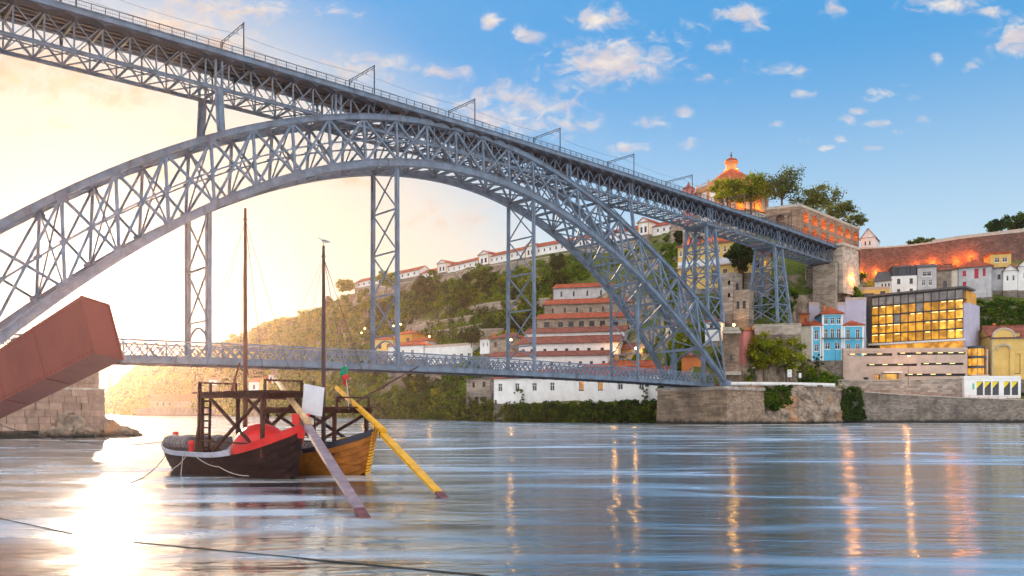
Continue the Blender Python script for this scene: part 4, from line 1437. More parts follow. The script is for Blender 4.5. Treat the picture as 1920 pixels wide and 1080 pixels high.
# quay wall with the ramp above it
wall_run('quay_wall', 'dark stained granite quay wall at the right edge of the river', [(1569, 231.5, 731, -1), (1600, 237, 734, -1), (1700, 238, 741, -1), (1800, 238.5, 746, -1), (1960, 239, 752, -1), (2100, 239, 754, -1)], 2.2, 'granite_dark', cop=.25)
q = MB()
ed = [(1600, 238.5, 734.5), (1700, 239.5, 741.5), (1800, 240, 746.5), (1960, 240.5, 752.5), (2150, 240.5, 754.5)]
for (xa, Ya, ya), (xb, Yb, yb) in zip(ed, ed[1:]):
    A, B = at(xa, ya, Ya), at(xb, yb, Yb)
    A.z -= .15
    B.z -= .15
    q.face(A, B, B + Vector((0, 6, 0)), A + Vector((0, 6, 0)))
tag(q.build('quay_ramp', M['concrete']), kind='structure')
wall_run('ramp_wall', 'grey stone wall between the ramp and the car park', [(1572, 243, 713, 7), (1640, 243.5, 714, 7), (1740, 244, 712, 6), (1812, 244, 710, 6)], 1.6, 'granite', cop=.25)
# red railing along the ramp
rr = thing('ramp_railing', 'thin reddish railing along the quay ramp', 'railing', at(1600, 735, 238))
mat('rail_red', (.35, .09, .07), .6)
for (xa, Ya, ya), (xb, Yb, yb) in zip(ed[:3], ed[1:4]):
    A, B = at(xa, ya, Ya - .6), at(xb, yb, Yb - .6)
    q = MB()
    for h_ in (.5, 1.0):
        q.bar(A + Vector((0, 0, h_)), B + Vector((0, 0, h_)), .06, .06)
    q.build('rail', M['rail_red'], rr)
    for k in range(9):
        p = A.lerp(B, k / 9)
        member('post', p, p + Vector((0, 0, 1.05)), .07, .07, M['rail_red'], rr)

# toll building by the arch foot
tb, *_ = house('toll_house', 'tall weathered stone toll house beside the arch foot', 'building', 1356, 227, 1386, 226, 619, 716, 6, 'granite_warm', [(.4, .58, .42, .52, 'grey')], 'flat', .8, 'trim_stone', below=2)
q = MB()
A = at(1354, 0, 226.2); B = at(1389, 0, 225.3); A.z = B.z = zat(700, 226)
q.bar(A, B, 1.2, 1.0); A = A.copy(); B = B.copy(); A.z = B.z = zat(623, 226); q.bar(A, B, 1.1, .7)
q.build('cornice', M['trim_stone'], tb)
house('pink_house', 'narrow pink house wall behind the stone toll house', 'house', 1386, 232, 1394, 231, 620, 712, 8, 'render_pink', (), 'shed', .5, 'roof_tile', below=2)
house('red_house', 'red brick house front seen under the arch end', 'house', 1278, 236, 1318, 233, 668, 716, 7, 'render_orange', [(.1, .3, .1, .4, 'grey')], 'shed', .6, 'roof_old', below=4)
house('cream_house', 'cream house seen through the arch lattice at its right end', 'house', 1248, 262, 1272, 259, 612, 660, 7, 'render_cream', grid([.3, .7], [.7], .18, .2, 'grey'), 'hip', 1.6, 'roof_old', below=6)
house('roof_house', 'white walled house with a red roof behind the arch end', 'house', 1322, 240, 1352, 238, 603, 640, 6, 'render_white', grid([.4], [.8], .2, .2, 'grey'), 'hip', 1.2, 'roof_tile', below=6)

# yellow buildings under the bridge deck
yb_, A, u, v, Wd, H = house('yellow_block', 'long yellow building with a row of windows behind the taller pylon', 'building', 1270, 268, 1378, 258, 464, 545, 9, 'render_yellow',
      grid(lin(.06, .94, 9), [.85], .05, .13, 'dark') + [(.10, .17, .18, .42, 'grey'), (.3, .36, .2, .4, 'grey'), (.6, .7, .1, .4, 'grey'), (.8, .87, .2, .4, 'grey')], 'hip', 1.6, 'roof_tile', below=8)
q = MB()
q.bar(A - v * .5 + Vector((0, 0, H * .50)), A + u * Wd - v * .5 + Vector((0, 0, H * .50)), 1.1, .35)
q.build('balcony_slab', M['concrete'], yb_)
gr = bpy.data.materials.new('graffiti')
gr.use_nodes = True
t = NT(gr.node_tree)
pos = t.n('ShaderNodeNewGeometry').outputs['Position']
vo = t.n('ShaderNodeTexVoronoi', Scale=1.3, Vector=pos)
hs = t.n('ShaderNodeHueSaturation', i1=.55, i2=.9, i4=vo.outputs['Color'])
t.n('ShaderNodeOutputMaterial', i0=t.n('ShaderNodeBsdfPrincipled', i0=t.mix(.55, hs.outputs[0], (.55, .60, .66)), Roughness=.8))
q = MB().frame_box(A + u * Wd * .5 - v * .06 + Vector((0, 0, H * .59)), u * Wd * .49, v * .05, Vector((0, 0, H * .065)))
q.build('painted_band', gr, yb_)
af, A, u, v, Wd, H = house('arched_house', 'yellow house with an arched doorway left of the shorter pylon', 'house', 1395, 259, 1442, 256, 482, 512, 8, 'render_yellow', [(.32, .62, .15, .78, 'grey'), (.75, .9, .2, .7, 'lit')], 'gable', 1.8, 'roof_old', below=8)
house('small_house', 'pale house with a red roof above the dark round tree', 'house', 1378, 270, 1420, 267, 466, 490, 7, 'render_pink', grid([.2, .5, .8], [.5], .12, .35, 'dark'), 'gable', 1.6, 'roof_old', below=8)
house('ruin_tower', 'roofless pale stone ruin tower between the two pylons', 'ruin', 1350, 246, 1374, 243, 513, 590, 6, 'granite', grid([.7], [.75, .45], .2, .1, 'none'), 'none', .5, below=8, side=[(.3, .6, .6, .75, 'grey'), (.3, .6, .25, .4, 'grey')])
house('stair_wall', 'ruined stone wall with openings right of the ruin tower', 'ruin', 1375, 243, 1404, 240, 545, 600, 4, 'lodge_stone', grid([.3, .7], [.5], .2, .25, 'grey'), 'none', .3, below=8)
house('pylon_base', 'pale masonry block carrying the shorter pylon', 'plinth', 1415, 232.5, 1502, 229.8, 612, 628, 17, 'granite', (), 'flat', .2, 'trim_stone', below=9)
house('orange_house', 'small orange house left of the lilac gable wall', 'house', 1500, 261, 1516.5, 260.5, 588, 625, 6, 'render_orange', grid([.6], [.7], .2, .2, 'grey'), 'shed', .6, 'roof_tile', below=8)

# lit arcade above the yellow building and the two storey arcade terrace
mat('niche_stone', (.36, .20, .12), .9, var=.25, vs=1.0)


def arcade(name, label, xa, Ya, xb, Yb, yt, yb, D, cols, rows, cw, rh_, lit, dep=2.2, energy=60, wall='arcade_stone', roof='flat'):
    wins = [(c - cw / 2, c + cw / 2, r - rh_ / 2, r + rh_ / 2, 'none') for c in cols for r in rows]
    root, A, u, v, Wd, H = house(name, label, 'arcade', xa, Ya, xb, Yb, yt, yb, D, wall, wins, roof, .7, 'trim_stone', below=6, dep=dep)
    up = Vector((0, 0, 1))
    for i, (a, b, c, d, _) in enumerate(wins):
        x0, x1, z0, z1 = a * Wd, b * Wd, c * H, d * H
        ni = MB()
        ni.frame_box(A + u * (x0 + x1) / 2 + v * (dep + .06) + up * (z0 + z1) / 2, u * (x1 - x0) / 2, v * .05, up * (z1 - z0) / 2)
        nb = ni.build('niche', M['niche_stone'], root)
        sp = MB()                                    # spandrels make the opening an arch
        r_ = (x1 - x0) / 2
        for sg in (-1, 1):
            xe = x0 if sg < 0 else x1
            arc = [((x0 + x1) / 2 + sg * r_ * math.cos(g), z1 - r_ * .8 + r_ * .8 * math.sin(g)) for g in np.linspace(0, math.pi / 2, 6)]
            poly = [A + u * xx + v * .03 + up * zz for xx, zz in arc] + [A + u * xe + v * .03 + up * z1]
            sp.prism(poly, v * (dep - .3))
        sp.build('arch_spandrel', M[wall], nb)
        if lit is True or i in (lit or ()):
            lamp_light('niche_lamp', A + u * (x0 + x1) / 2 + v * dep * .45 + up * (z0 + (z1 - z0) * .12), energy, (1.0, .23, .012), .25)
    return root


arcade('monastery_arcade', 'two storey stone arcade of glowing orange niches right of the domed church', 1500, 285, 1611, 322, 386, 462, 9, lin(.09, .93, 7), [.42, .77], .085, .25, True, 2.4, 105)
arcade('terrace_arcade', 'stone terrace front with one lit and one dark vault left of the glowing arcade', 1437, 291, 1499.3, 285.5, 393, 448, 14, [.42, .78], [.55], .26, .45, [0], 4.0, 150)
arcade('lower_arcade', 'low row of glowing arches above the long yellow building', 1280, 296, 1408, 290, 434, 466, 5, lin(.08, .92, 6), [.42], .13, .6, [0, 2, 3, 4, 5], 2.4, 120, 'lodge_stone')
house('gable_house', 'white gabled house at the right end of the glowing arcade', 'house', 1614, 321, 1642, 318, 447, 480, 10, 'render_white', grid([.3, .6], [.7], .1, .2, 'grey'), 'cross', 3.6, below=8)
house('rock_house', 'rough stone building block under the bridge deck left of the arches', 'building', 1258, 330, 1300, 322, 420, 460, 8, 'lodge_stone', (), 'flat', .4, 'trim_stone', below=10)

# the round church
cc = at(1371, 0, 318)
zc = 76.0
church = thing('domed_church', 'round white church with an orange cone roof and glowing lantern dome', 'church', (cc.x, cc.y, zc))
mat('gold_stone', (.50, .27, .12), .8, var=.2)
mat('church_white', (.70, .66, .60), .85, var=.08, grime=.25)
zz = lambda y: zat(y, 305)
MB().lathe([(15.4, 0), (15.4, zz(398) - zc), (13.9, zz(394) - zc), (13.7, zz(351) - zc)], (cc.x, cc.y, zc), 56).build('drum', M['church_white'], church, True)
MB().lathe([(13.5, zz(352)), (14.3, zz(350)), (14.6, zz(345)), (14.1, zz(344)), (14.2, zz(340)), (13.2, zz(339))], (cc.x, cc.y, 0), 56).build('cornice', M['gold_stone'], church)
MB().lathe([(15.2, zz(400)), (15.9, zz(398)), (15.9, zz(395)), (13.8, zz(393))], (cc.x, cc.y, 0), 56).build('lower_cornice', M['gold_stone'], church)
zk = lambda y: zat(y, 318)
MB().lathe([(12.9, zz(340)), (9.0, zk(344)), (5.0, zk(329)), (2.5, zk(320.5))], (cc.x, cc.y, 0), 40).build('roof', M['roof_tile'], church)
MB().lathe([(2.9, zk(322)), (2.9, zk(319)), (2.1, zk(318)), (2.1, zk(307)), (2.8, zk(306)), (2.8, zk(304.5))], (cc.x, cc.y, 0), 20).build('lantern', M['gold_stone'], church)
MB().lathe([(2.7, zk(304.5)), (2.5, zk(301)), (1.6, zk(298)), (.4, zk(296)), (.2, zk(293)), (0.02, zk(292))], (cc.x, cc.y, 0), 20).build('lantern_dome', M['roof_tile'], church, True)
q = MB()
q.lathe([(.05, zk(293)), (.55, zk(291)), (.05, zk(288.5))], (cc.x, cc.y, 0), 10)
q.box((cc.x, cc.y, zk(286.5)), .16, .16, 1.8); q.box((cc.x, cc.y, zk(286.8)), 1.0, .16, .16)
q.build('finial', M['dark_frame'], church)
for k in range(20):
    an = 2 * math.pi * k / 20
    dv = Vector((math.cos(an), math.sin(an), 0))
    if dv.y < .5:
        if k % 2 == 0:
            q = MB()
            q.lathe([(.4, 0), (.4, .9), (.2, 1.0), (.32, 1.4), (.05, 2.6)], (cc.x + dv.x * 13.6, cc.y + dv.y * 13.6, zz(340)), 8)
            q.build('pinnacle', M['gold_stone'], church)
        tv = Vector((-dv.y, dv.x, 0))
        q = MB().frame_box(Vector((cc.x, cc.y, (zz(394) + zz(352)) / 2)) + dv * 13.75, dv * .35, tv * .55, Vector((0, 0, (zz(352) - zz(394)) / 2)))
        q.build('pilaster', M['gold_stone'], church)
q = MB()
for k in range(60):
    an = 2 * math.pi * k / 60
    q.bar((cc.x + 13.7 * math.cos(an), cc.y + 13.7 * math.sin(an), zz(340)), (cc.x + 13.7 * math.cos(an), cc.y + 13.7 * math.sin(an), zz(340) + 1.1), .16, .16, (0, 1, 0))
    a2 = 2 * math.pi * (k + 1) / 60
    q.bar((cc.x + 13.7 * math.cos(an), cc.y + 13.7 * math.sin(an), zz(340) + 1.15), (cc.x + 13.7 * math.cos(a2), cc.y + 13.7 * math.sin(a2), zz(340) + 1.15), .2, .14)
q.build('balustrade', M['gold_stone'], church)
for xx in (1340, 1388, 1428):
    dv = (at(xx, 0, 304) - cc); dv.z = 0; dv.normalize()
    if dv.y > 0:
        dv.y = -.3; dv.normalize()
    tv = Vector((-dv.y, dv.x, 0))
    base = Vector((cc.x, cc.y, 0)) + dv * 13.9
    q = MB()
    q.frame_box(base + Vector((0, 0, zz(379))), dv * .3, tv * 1.5, Vector((0, 0, (zz(364) - zz(393)) / 2)))
    q.build('window', M['gold_stone'], church)
    lamp_light('church_uplight', base + dv * 2.2 + Vector((0, 0, zz(394) + .8)), 190, (1.0, .28, .02), .3)
for g in np.linspace(0, 2 * math.pi, 4, endpoint=False):
    lamp_light('lantern_uplight', (cc.x + 3.9 * math.cos(g + .6), cc.y + 3.9 * math.sin(g + .6), zk(319)), 80, (1.0, .28, .02), .2)
for xx in (1318, 1355, 1405):
    p = at(xx, 0, 300); p.z = zz(350)
    lamp_light('cornice_uplight', p + Vector((0, 1.5, -2)), 60, (1.0, .40, .10), .3)
# small chapel lantern left of the church
bl = thing('bell_turret', 'small pinkish domed turret left of the round church', 'turret', at(1291, 395, 318))
p = at(1291, 0, 318)
MB().lathe([(2.4, 76), (2.4, zat(357, 318)), (2.7, zat(356, 318))], (p.x, p.y, 0), 12).build('drum', M['render_pink'], bl)
MB().lathe([(2.7, zat(356, 318)), (2.0, zat(352, 318)), (.8, zat(349, 318)), (.5, zat(345, 318)), (.1, zat(341, 318))], (p.x, p.y, 0), 12).build('cap', M['roof_old'], bl, True)

# great retaining wall with floodlights at its foot
rw = wall_run('retaining_wall', 'huge red brown retaining wall washed by orange floodlights', [(1612, 306, 467, 46), (1660, 311, 465, 46), (1710, 313, 461, 46), (1750, 314, 456, 46), (1800, 315, 448, 46), (1860, 316, 441, 46), (1930, 317, 434, 46), (2080, 319, 424, 46)], 2.5, 'wall_red', cop=.6)
wall_run('parapet_wall', 'pale parapet on top of the retaining wall at the right edge', [(1748, 317.5, 450, 60), (1800, 318.5, 442, 62), (1860, 319.5, 435, 62), (1930, 320.5, 427, 62), (2080, 322, 418, 62)], .8, 'concrete')
for xx, yy, en in ((1616, 512, 2600), (1648, 512, 1700), (1688, 508, 1100), (1722, 500, 1100), (1754, 494, 2000), (1800, 489, 1600), (1826, 481, 1500), (1905, 500, 700)):
    Yw = np.interp(xx, [1612, 1660, 1710, 1860], [306, 311, 313, 316])
    p = at(xx, yy, Yw - 1.7)
    lamp_light('wall_uplight', p, en * .30, (1.0, .22, .014), .3)
fl = thing('flood_lamp_bar', 'row of small floodlights at the foot of the red retaining wall', 'floodlight', at(1616, 516, 302))
for xx in (1616, 1648):
    p = at(xx, 513.5, 302.6)
    MB().box(p, .5, .4, .35).build('lamp_housing', M['dark_frame'], fl)

# hillside houses under the wall
wh, A, u, v, Wd, H = house('modern_house', 'white modern house with a dark glazed top storey', 'house', 1672, 284, 1719, 282, 518, 556, 9, 'render_white', grid([.28, .78], [.24, .74], .13, .24, 'grey'), 'none', .3, below=8)
house('', '', '', 1673.5, 284.4, 1717.5, 282.4, 501, 517.7, 8, 'dark_frame', [(.10, .28, .1, .9, 'grey'), (.55, .78, .1, .9, 'grey')], 'flat', .2, 'roof_slate', parent=wh, below=0)
house('', '', '', 1640, 288, 1671.5, 284.5, 527, 556, 9, 'render_white', grid([.45, .65, .85], [.62], .09, .3, 'grey'), 'gable', 3.4, 'roof_slate', parent=wh, below=8)
house('grey_house', 'narrow grey old house with balconies right of the modern white house', 'house', 1720, 283, 1756, 281, 501, 556, 9, 'render_grey', [(.25, .75, .68, .84, 'dark'), (.22, .42, .36, .56, 'dark'), (.58, .78, .36, .56, 'dark')], 'gable', 1.2, 'roof_slate', below=8)
house('tan_house', 'small tan stone house behind the grey house', 'house', 1757, 290, 1784, 288, 507, 560, 7, 'lodge_stone', grid([.55], [.5], .25, .2, 'grey'), 'gable', 2.2, 'roof_old', below=8)
house('shuttered_house', 'pale grey house with red shutters and an orange hip roof', 'house', 1796, 287, 1861, 282, 503, 560, 11, 'render_grey',
      [(.14, .24, .74, .90, 'red'), (.48, .60, .64, .94, 'red'), (.72, .80, .70, .94, 'red'), (.14, .25, .28, .54, 'red')], 'hip', 3.2, 'roof_tile', below=8)
house('shuttered_annex', 'blank cream annex wall left of the red shuttered house', 'house', 1780, 289, 1795.6, 287.2, 506, 560, 10, 'render_cream', (), 'shed', 1.2, 'roof_old', below=8)
house('yellow_house', 'yellow house with two wide windows under the retaining wall', 'house', 1857, 299, 1896, 297, 477, 510, 9, 'render_yellow', grid([.33, .70], [.66], .24, .26, 'dark'), 'flat', .5, 'roof_tile', below=8)
house('grey_annex', 'low grey house below the yellow one', 'house', 1860, 288, 1882, 286, 503, 545, 8, 'render_grey', grid([.6], [.6], .25, .2, 'grey'), 'shed', .8, 'roof_slate', below=8)
house('white_house', 'small white gabled house with two windows near the right edge', 'house', 1881, 285, 1908, 283, 508, 545, 8, 'render_white', grid([.3, .72], [.62], .16, .26, 'dark'), 'cross', 2.0, 'roof_old', below=8)
house('white_house', 'white gabled house cut by the right edge of the picture', 'house', 1908.5, 284, 1950, 281, 500, 545, 9, 'render_white', grid([.3, .7], [.62], .1, .22, 'dark'), 'cross', 3.2, 'roof_old', below=8)
house('pale_yellow_house', 'low pale yellow house left of the modern white house', 'house', 1610, 273, 1668, 270, 543, 575, 8, 'render_yellow', [(.12, .5, .5, .75, 'grey'), (.7, .86, .6, .85, 'grey')], 'flat', .4, 'concrete', below=8)

# lilac blocks and the blue house
house('lilac_block', 'tall plain lilac gable wall behind the blue house', 'building', 1585, 260.5, 1624, 259.5, 562, 660, 3.5, 'render_lilac', (), 'flat', .4, 'concrete', below=8)
house('lilac_block', 'lower plain lilac wall left of the taller lilac one', 'building', 1517, 261, 1584.6, 260.4, 571, 660, 3.0, 'render_lilac', (), 'flat', .4, 'concrete', below=8)
bh, A, u, v, Wd, H = house('blue_house', 'bright blue house with white window frames and red roofs', 'house', 1541, 252, 1580.5, 251, 589, 676, 9, 'render_blue',
      [(c - .1, c + .1, .78, .93, 'dark') for c in (.2, .5, .8)] + [(c - .1, c + .1, .48, .68, 'dark') for c in (.2, .5, .8)] + [(.15, .4, .24, .38, 'dark'), (.62, .87, .24, .38, 'dark')],
      'hip', 2.4, 'roof_tile', below=8, trim='white_frame')
house('', '', '', 1521, 252.7, 1540.6, 252.2, 611, 676, 9, 'render_blue', [(.3, .7, .6, .88, 'dark'), (.3, .7, .26, .46, 'dark')], 'hip', 1.8, 'roof_tile', parent=bh, below=8, trim='white_frame')
house('', '', '', 1580.9, 251.2, 1620, 250, 611, 676, 9, 'render_blue', [(.14, .34, .6, .9, 'dark'), (.6, .8, .6, .9, 'dark'), (.14, .36, .3, .48, 'dark'), (.6, .82, .3, .48, 'dark')], 'hip', 1.8, 'roof_tile', parent=bh, below=8, trim='white_frame')
q = MB()
q.bar(at(1541, 634, 251.4), at(1620, 634, 249.3), .9, .2)
q.build('balcony', M['dark_frame'], bh)
house('white_gable_wing', 'blank white side wing on the left of the blue house', 'house', 1488, 257, 1520.6, 252.8, 612, 676, 9, 'render_cream', (), 'hip', 1.6, 'roof_tile', below=8)

# glazed office block
ob = thing('office_block', 'glazed office block glowing yellow behind a grid of dark mullions', 'building', at(1718, 655, 262))
A, B = at(1634, 655, 268), at(1806, 655, 249)
z0, z1 = zat(655, 264), zat(556, 266)
A.z = B.z = z0
u = B - A; Wd = u.length; u.normalize(); v = Vector((-u.y, u.x, 0)); up = Vector((0, 0, 1)); H = z1 - z0
MB().frame_box(A + u * Wd / 2 + v * 9.5 + up * (H / 2 - 3), u * (Wd / 2 - .05), v * 6, up * (H / 2 + 3)).build('core', M['render_ochre'], ob)
nf, nc = 5, 12
fz = [H * .13 + H * .87 * k / nf for k in range(nf + 1)]
for z in fz:
    MB().frame_box(A + u * Wd / 2 + v * 1.9 + up * z, u * (Wd / 2 + .15), v * 1.9, up * .17).build('floor_slab', M['dark_frame'], ob)
for k in range(nc + 1):
    member('mullion', A + u * Wd * k / nc - v * .1 + up * fz[0], A + u * Wd * k / nc - v * .1 + up * (H + .4), .16, .3, M['dark_frame'], ob, v)
glass('office_pane', (.12, .07, .02), .12, (1.0, .43, .03), .21)
glass('office_pane_soft', (.12, .07, .02), .12, (1.0, .44, .04), .16)
glass('office_pane_bright', (.12, .07, .02), .12, (1.0, .50, .06), .33)
glass('office_dim', (.10, .10, .11), .1, (.5, .42, .36), .07)
for f_ in range(nf):
    for k in range(nc):
        top_ = f_ == nf - 1
        pn = MB().frame_box(A + u * Wd * (k + .5) / nc + v * .3 + up * (fz[f_] + fz[f_ + 1]) / 2, u * (Wd / nc / 2 - .1), v * .03, up * ((fz[1] - fz[0]) / 2 - .25))
        pn.build('pane', M['office_dim' if top_ else rnd.choice(('office_pane', 'office_pane', 'office_dim' if rnd.random() < .12 else 'office_pane_soft', 'office_pane_soft', 'office_pane_bright' if k > 8 else 'office_pane'))], ob)
M_tube = glow_mat('tube_light', (1.0, .70, .30), .6)
for f_ in range(nf - 1):
    for k in range(nc):
        if rnd.random() < .72:
            x0 = Wd * (k + rnd.uniform(.15, .35)) / nc
            MB().frame_box(A + u * (x0 + .7) + v * .2 + up * (fz[f_ + 1] - .42), u * rnd.uniform(.5, .9), v * .05, up * .10).build('tube_lamp', M_tube, ob)
MB().frame_box(A + u * Wd / 2 - v * .9 + up * (H * .10), u * (Wd / 2 + .6), v * 1.2, up * .3).build('canopy', M['render_white'], ob)
MB().frame_box(A + u * Wd / 2 + v * 1.2 + up * (H * .03), u * (Wd / 2 - .3), v * .1, up * (H * .06)).build('shop_front', M['pane_lit'], ob)
MB().frame_box(A - u * .8 + v * 6 + up * (H / 2 - 3), u * .7, v * 6.2, up * (H / 2 + 3.2)).build('side_wall', M['dark_frame'], ob)
MB().frame_box(A + u * (Wd + .9) + v * 6 + up * (H / 2 - 5), u * .8, v * 6.2, up * (H / 2 + .5)).build('side_wall', M['render_lilac'], ob)
MB().frame_box(A + u * Wd / 2 + v * 5 + up * (H + .55), u * (Wd / 2 + .9), v * 5.6, up * .3).build('roof', M['roof_slate'], ob)

# concrete car park
glass('parking_glow', (.1, .08, .05), .3, (1.0, .5, .08), .2)
slots = [(.03, .40, .84, .92), (.44, .985, .86, .94), (.19, .60, .53, .60), (.63, .97, .55, .62), (.5, .985, .22, .30)]
cp, A, u, v, Wd, H = house('car_park', 'pinkish concrete car park with long lit slots and a glowing entrance', 'building', 1581, 250, 1814, 245.5, 658, 720, 14, 'concrete',
      [s + ('none',) for s in slots] + [(.325, .45, .06, .30, 'none'), (.165, .205, .04, .2, 'grey'), (.262, .30, .04, .28, 'lit')], 'flat', .5, 'concrete', below=6, dep=1.2)
for (a, b, c, d) in slots:
    MB().frame_box(A + u * Wd * (a + b) / 2 + v * 1.3 + up * H * (c + d) / 2, u * Wd * (b - a) / 2, v * .06, up * H * (d - c) / 2).build('slot_backing', M['dark_frame'], cp)
    x = a + .05
    while x < b - .02:
        MB().frame_box(A + u * Wd * x + v * .7 + up * H * (d - .016), u * .7, v * .1, up * .07).build('tube_lamp', M_tube, cp)
        x += rnd.uniform(.07, .13)
MB().frame_box(A + u * Wd * .3875 + v * 1.3 + up * H * .18, u * Wd * .0625, v * .06, up * H * .12).build('entrance_wall', M['parking_glow'], cp)
MB().frame_box(A + u * Wd * .39 - v * .9 + up * H * .34, u * Wd * .075, v * .9, up * .16).build('entrance_canopy', M['white_frame'], cp)
for k in range(1, 13):                        # shutter board lines: raised courses
    member('board_course', A - v * .03 + up * H * (k / 13 + .012), A + u * Wd * .028 - v * .03 + up * H * (k / 13 + .012), .05, .06, M['concrete'], cp)
house('', '', '', 1566, 256, 1580.4, 250.3, 660, 722, 12, 'concrete', [(.3, .95, .86, .93, 'grey')], 'flat', .5, 'concrete', parent=cp, below=6)

# round stair tower
st = thing('stair_tower', 'small round glazed stair tower glowing yellow beside the car park', 'tower', at(1829, 708, 247))
p = at(1829, 0, 247.5)
for k in range(3):
    za, zb = zat(704 - 18.5 * k, 245), zat(690 - 18.5 * k, 245)
    MB().lathe([(2.3, za), (2.3, zb)], (p.x, p.y, 0), 20).build('glazing', M['office_pane'], st, True)
    MB().lathe([(.1, zb), (2.6, zb), (2.6, zb + .75), (.1, zb + .75)], (p.x, p.y, 0), 20).build('floor_ring', M['dark_frame'], st)
    for g in np.linspace(0, 2 * math.pi, 10, endpoint=False):
        member('mullion', (p.x + 2.36 * math.cos(g), p.y + 2.36 * math.sin(g), za), (p.x + 2.36 * math.cos(g), p.y + 2.36 * math.sin(g), zb), .1, .1, M['dark_frame'], st, (0, 1, 0))
MB().box((p.x, p.y, zat(714, 247)), 5.4, 5.4, 3.6).build('base', M['concrete'], st)
MB().box((p.x + 2.9, p.y + .2, zat(682, 247)), .5, 3, 9).build('shaft_wall', M['concrete'], st)

# yellow hall with the arched gable
yh, A, u, v, Wd, H = house('yellow_hall', 'yellow hall with a stone trimmed arched gable and tall door', 'building', 1858, 247, 1948, 244, 634, 712, 14, 'render_yellow',
      [(.13, .40, .04, .80, 'none'), (.5, .62, .15, .62, 'lit'), (.72, .86, .15, .62, 'grey')], 'gable', 4.2, 'roof_old', below=4, dep=.8, trim='trim_stone')
xc = .265 * Wd
q = MB()
arcp = [A + u * (xc + 3.0 * math.cos(g)) - v * .15 + up * (H + .2 + 2.6 * math.sin(g)) for g in np.linspace(0, math.pi, 13)]
q.prism(arcp, v * 1.2)
q.build('gable', M['render_yellow'], yh)
q = MB()
for (r0, zb, th) in ((3.15, H + .2, .35), (1.95, H * .72, .3)):
    pts = [A + u * (xc + r0 * math.cos(g)) - v * .2 + up * (zb + r0 * .86 * math.sin(g)) for g in np.linspace(0, math.pi, 13)]
    for a, b in zip(pts, pts[1:]):
        q.bar(a, b, .5, th, v)
q.build('arch_trim', M['trim_stone'], yh)
q = MB()
q.frame_box(A + u * xc + v * .7 + up * H * .42, u * .135 * Wd, v * .05, up * H * .38)
q.build('door', M['pane_dark'], yh)
for k in range(4):
    member('door_bar', A + u * (.13 + .09 * k) * Wd + v * .62 + up * H * .04, A + u * (.13 + .09 * k) * Wd + v * .62 + up * H * .8, .1, .1, M['dark_frame'], yh, v)
for z in (.34, .55):
    member('door_bar', A + u * .13 * Wd + v * .6 + up * H * z, A + u * .40 * Wd + v * .6 + up * H * z, .12, .1, M['dark_frame'], yh)
MB().frame_box(A + u * xc + v * .6 + up * H * .46, u * 1.3, v * .04, up * .6).build('lit_pane', M['pane_lit'], yh)
house('', '', '', 1822, 266, 1857.4, 247.5, 640, 712, 8, 'render_yellow', grid([.15, .38, .61, .84], [.5], .12, .55, 'grey'), 'shed', 1.0, 'roof_old', parent=yh, below=4)

# white kiosk on the quay
kk, A, u, v, Wd, H = house('white_kiosk', 'white kiosk with five yellow and black windows on the quay', 'kiosk', 1808, 242.6, 1914, 241.6, 709, 748, 3.2, 'white_frame',
      [(a, a + .115, .18, .84, 'none') for a in (.22, .36, .50, .70, .84)], 'flat', .3, 'white_frame', below=2, dep=.25)
mat('poster_yellow', (.75, .6, .02), .5, var=.05)
for a in (.22, .36, .50, .70, .84):
    c0 = A + u * (a + .0575) * Wd + v * .2
    wn = MB().frame_box(c0 + up * H * .33, u * .055 * Wd, v * .03, up * H * .15).build('window', M['pane_dark'], kk)
    MB().frame_box(c0 + up * H * .66, u * .055 * Wd, v * .03, up * H * .175).build('pane', M['dark_frame'], wn)
    x0, x1, zt_, zb_ = a * Wd + .05, (a + .115) * Wd - .05, H * .83, H * .5
    pp = [A + u * x0 + v * .12 + up * zt_, A + u * x1 + v * .12 + up * zt_, A + u * x0 + v * .12 + up * zb_]
    MB().prism(pp, v * .04).build('blind', M['poster_yellow'], wn)
mat('poster_green', (.12, .4, .2), .5)
MB().frame_box(A + u * .16 * Wd - v * .03 + up * H * .6, u * .3, v * .02, up * .9).build('poster', M['poster_green'], kk)

# ================================================================ PLANTS
def free(p, rad):
    for (_, _, rr, A, u, v, Wd, D) in NOVEG:
        q = Vector((p[0] - A.x, p[1] - A.y, 0))
        a, b = q.dot(u), q.dot(v)
        if -rad * .8 < a < Wd + rad * .8 and -rad - 2.5 < b < D + rad * .6:
            return False
    q = Vector((p[0] - BC.x, p[1] - BC.y, 0))
    s, o = q.dot(BD), q.dot(BN)
    if 128 < s < 152 and abs(o) < 12 + rad or (s > 130 and abs(o) < 8 + rad and p[2] > 51 and s < 225):
        return False
    return True


def scatter(n, x0, x1, t0, t1, dens=0.0, rmin=1.0, rmax=2.6, sc=.03, off=0.0, sink=.25, pw=2.0):
    xs = x0 + (x1 - x0) * nr.random(n)
    ts = t0 + (t1 - t0) * nr.random(n)
    Pg = ground(xs, ts)
    keep, rad = [], []
    for p in Pg:
        nv = mnoise.noise(Vector((p[0] * sc + off, p[1] * sc, p[2] * sc * 1.6)))
        if nv < dens:
            continue
        r_ = rmin + (rmax - rmin) * nr.random() ** pw
        if not free(p, r_):
            continue
        keep.append((p[0], p[1], p[2] + r_ * (.55 - sink)))
        rad.append(r_)
    return np.array(keep).reshape(-1, 3), np.array(rad)


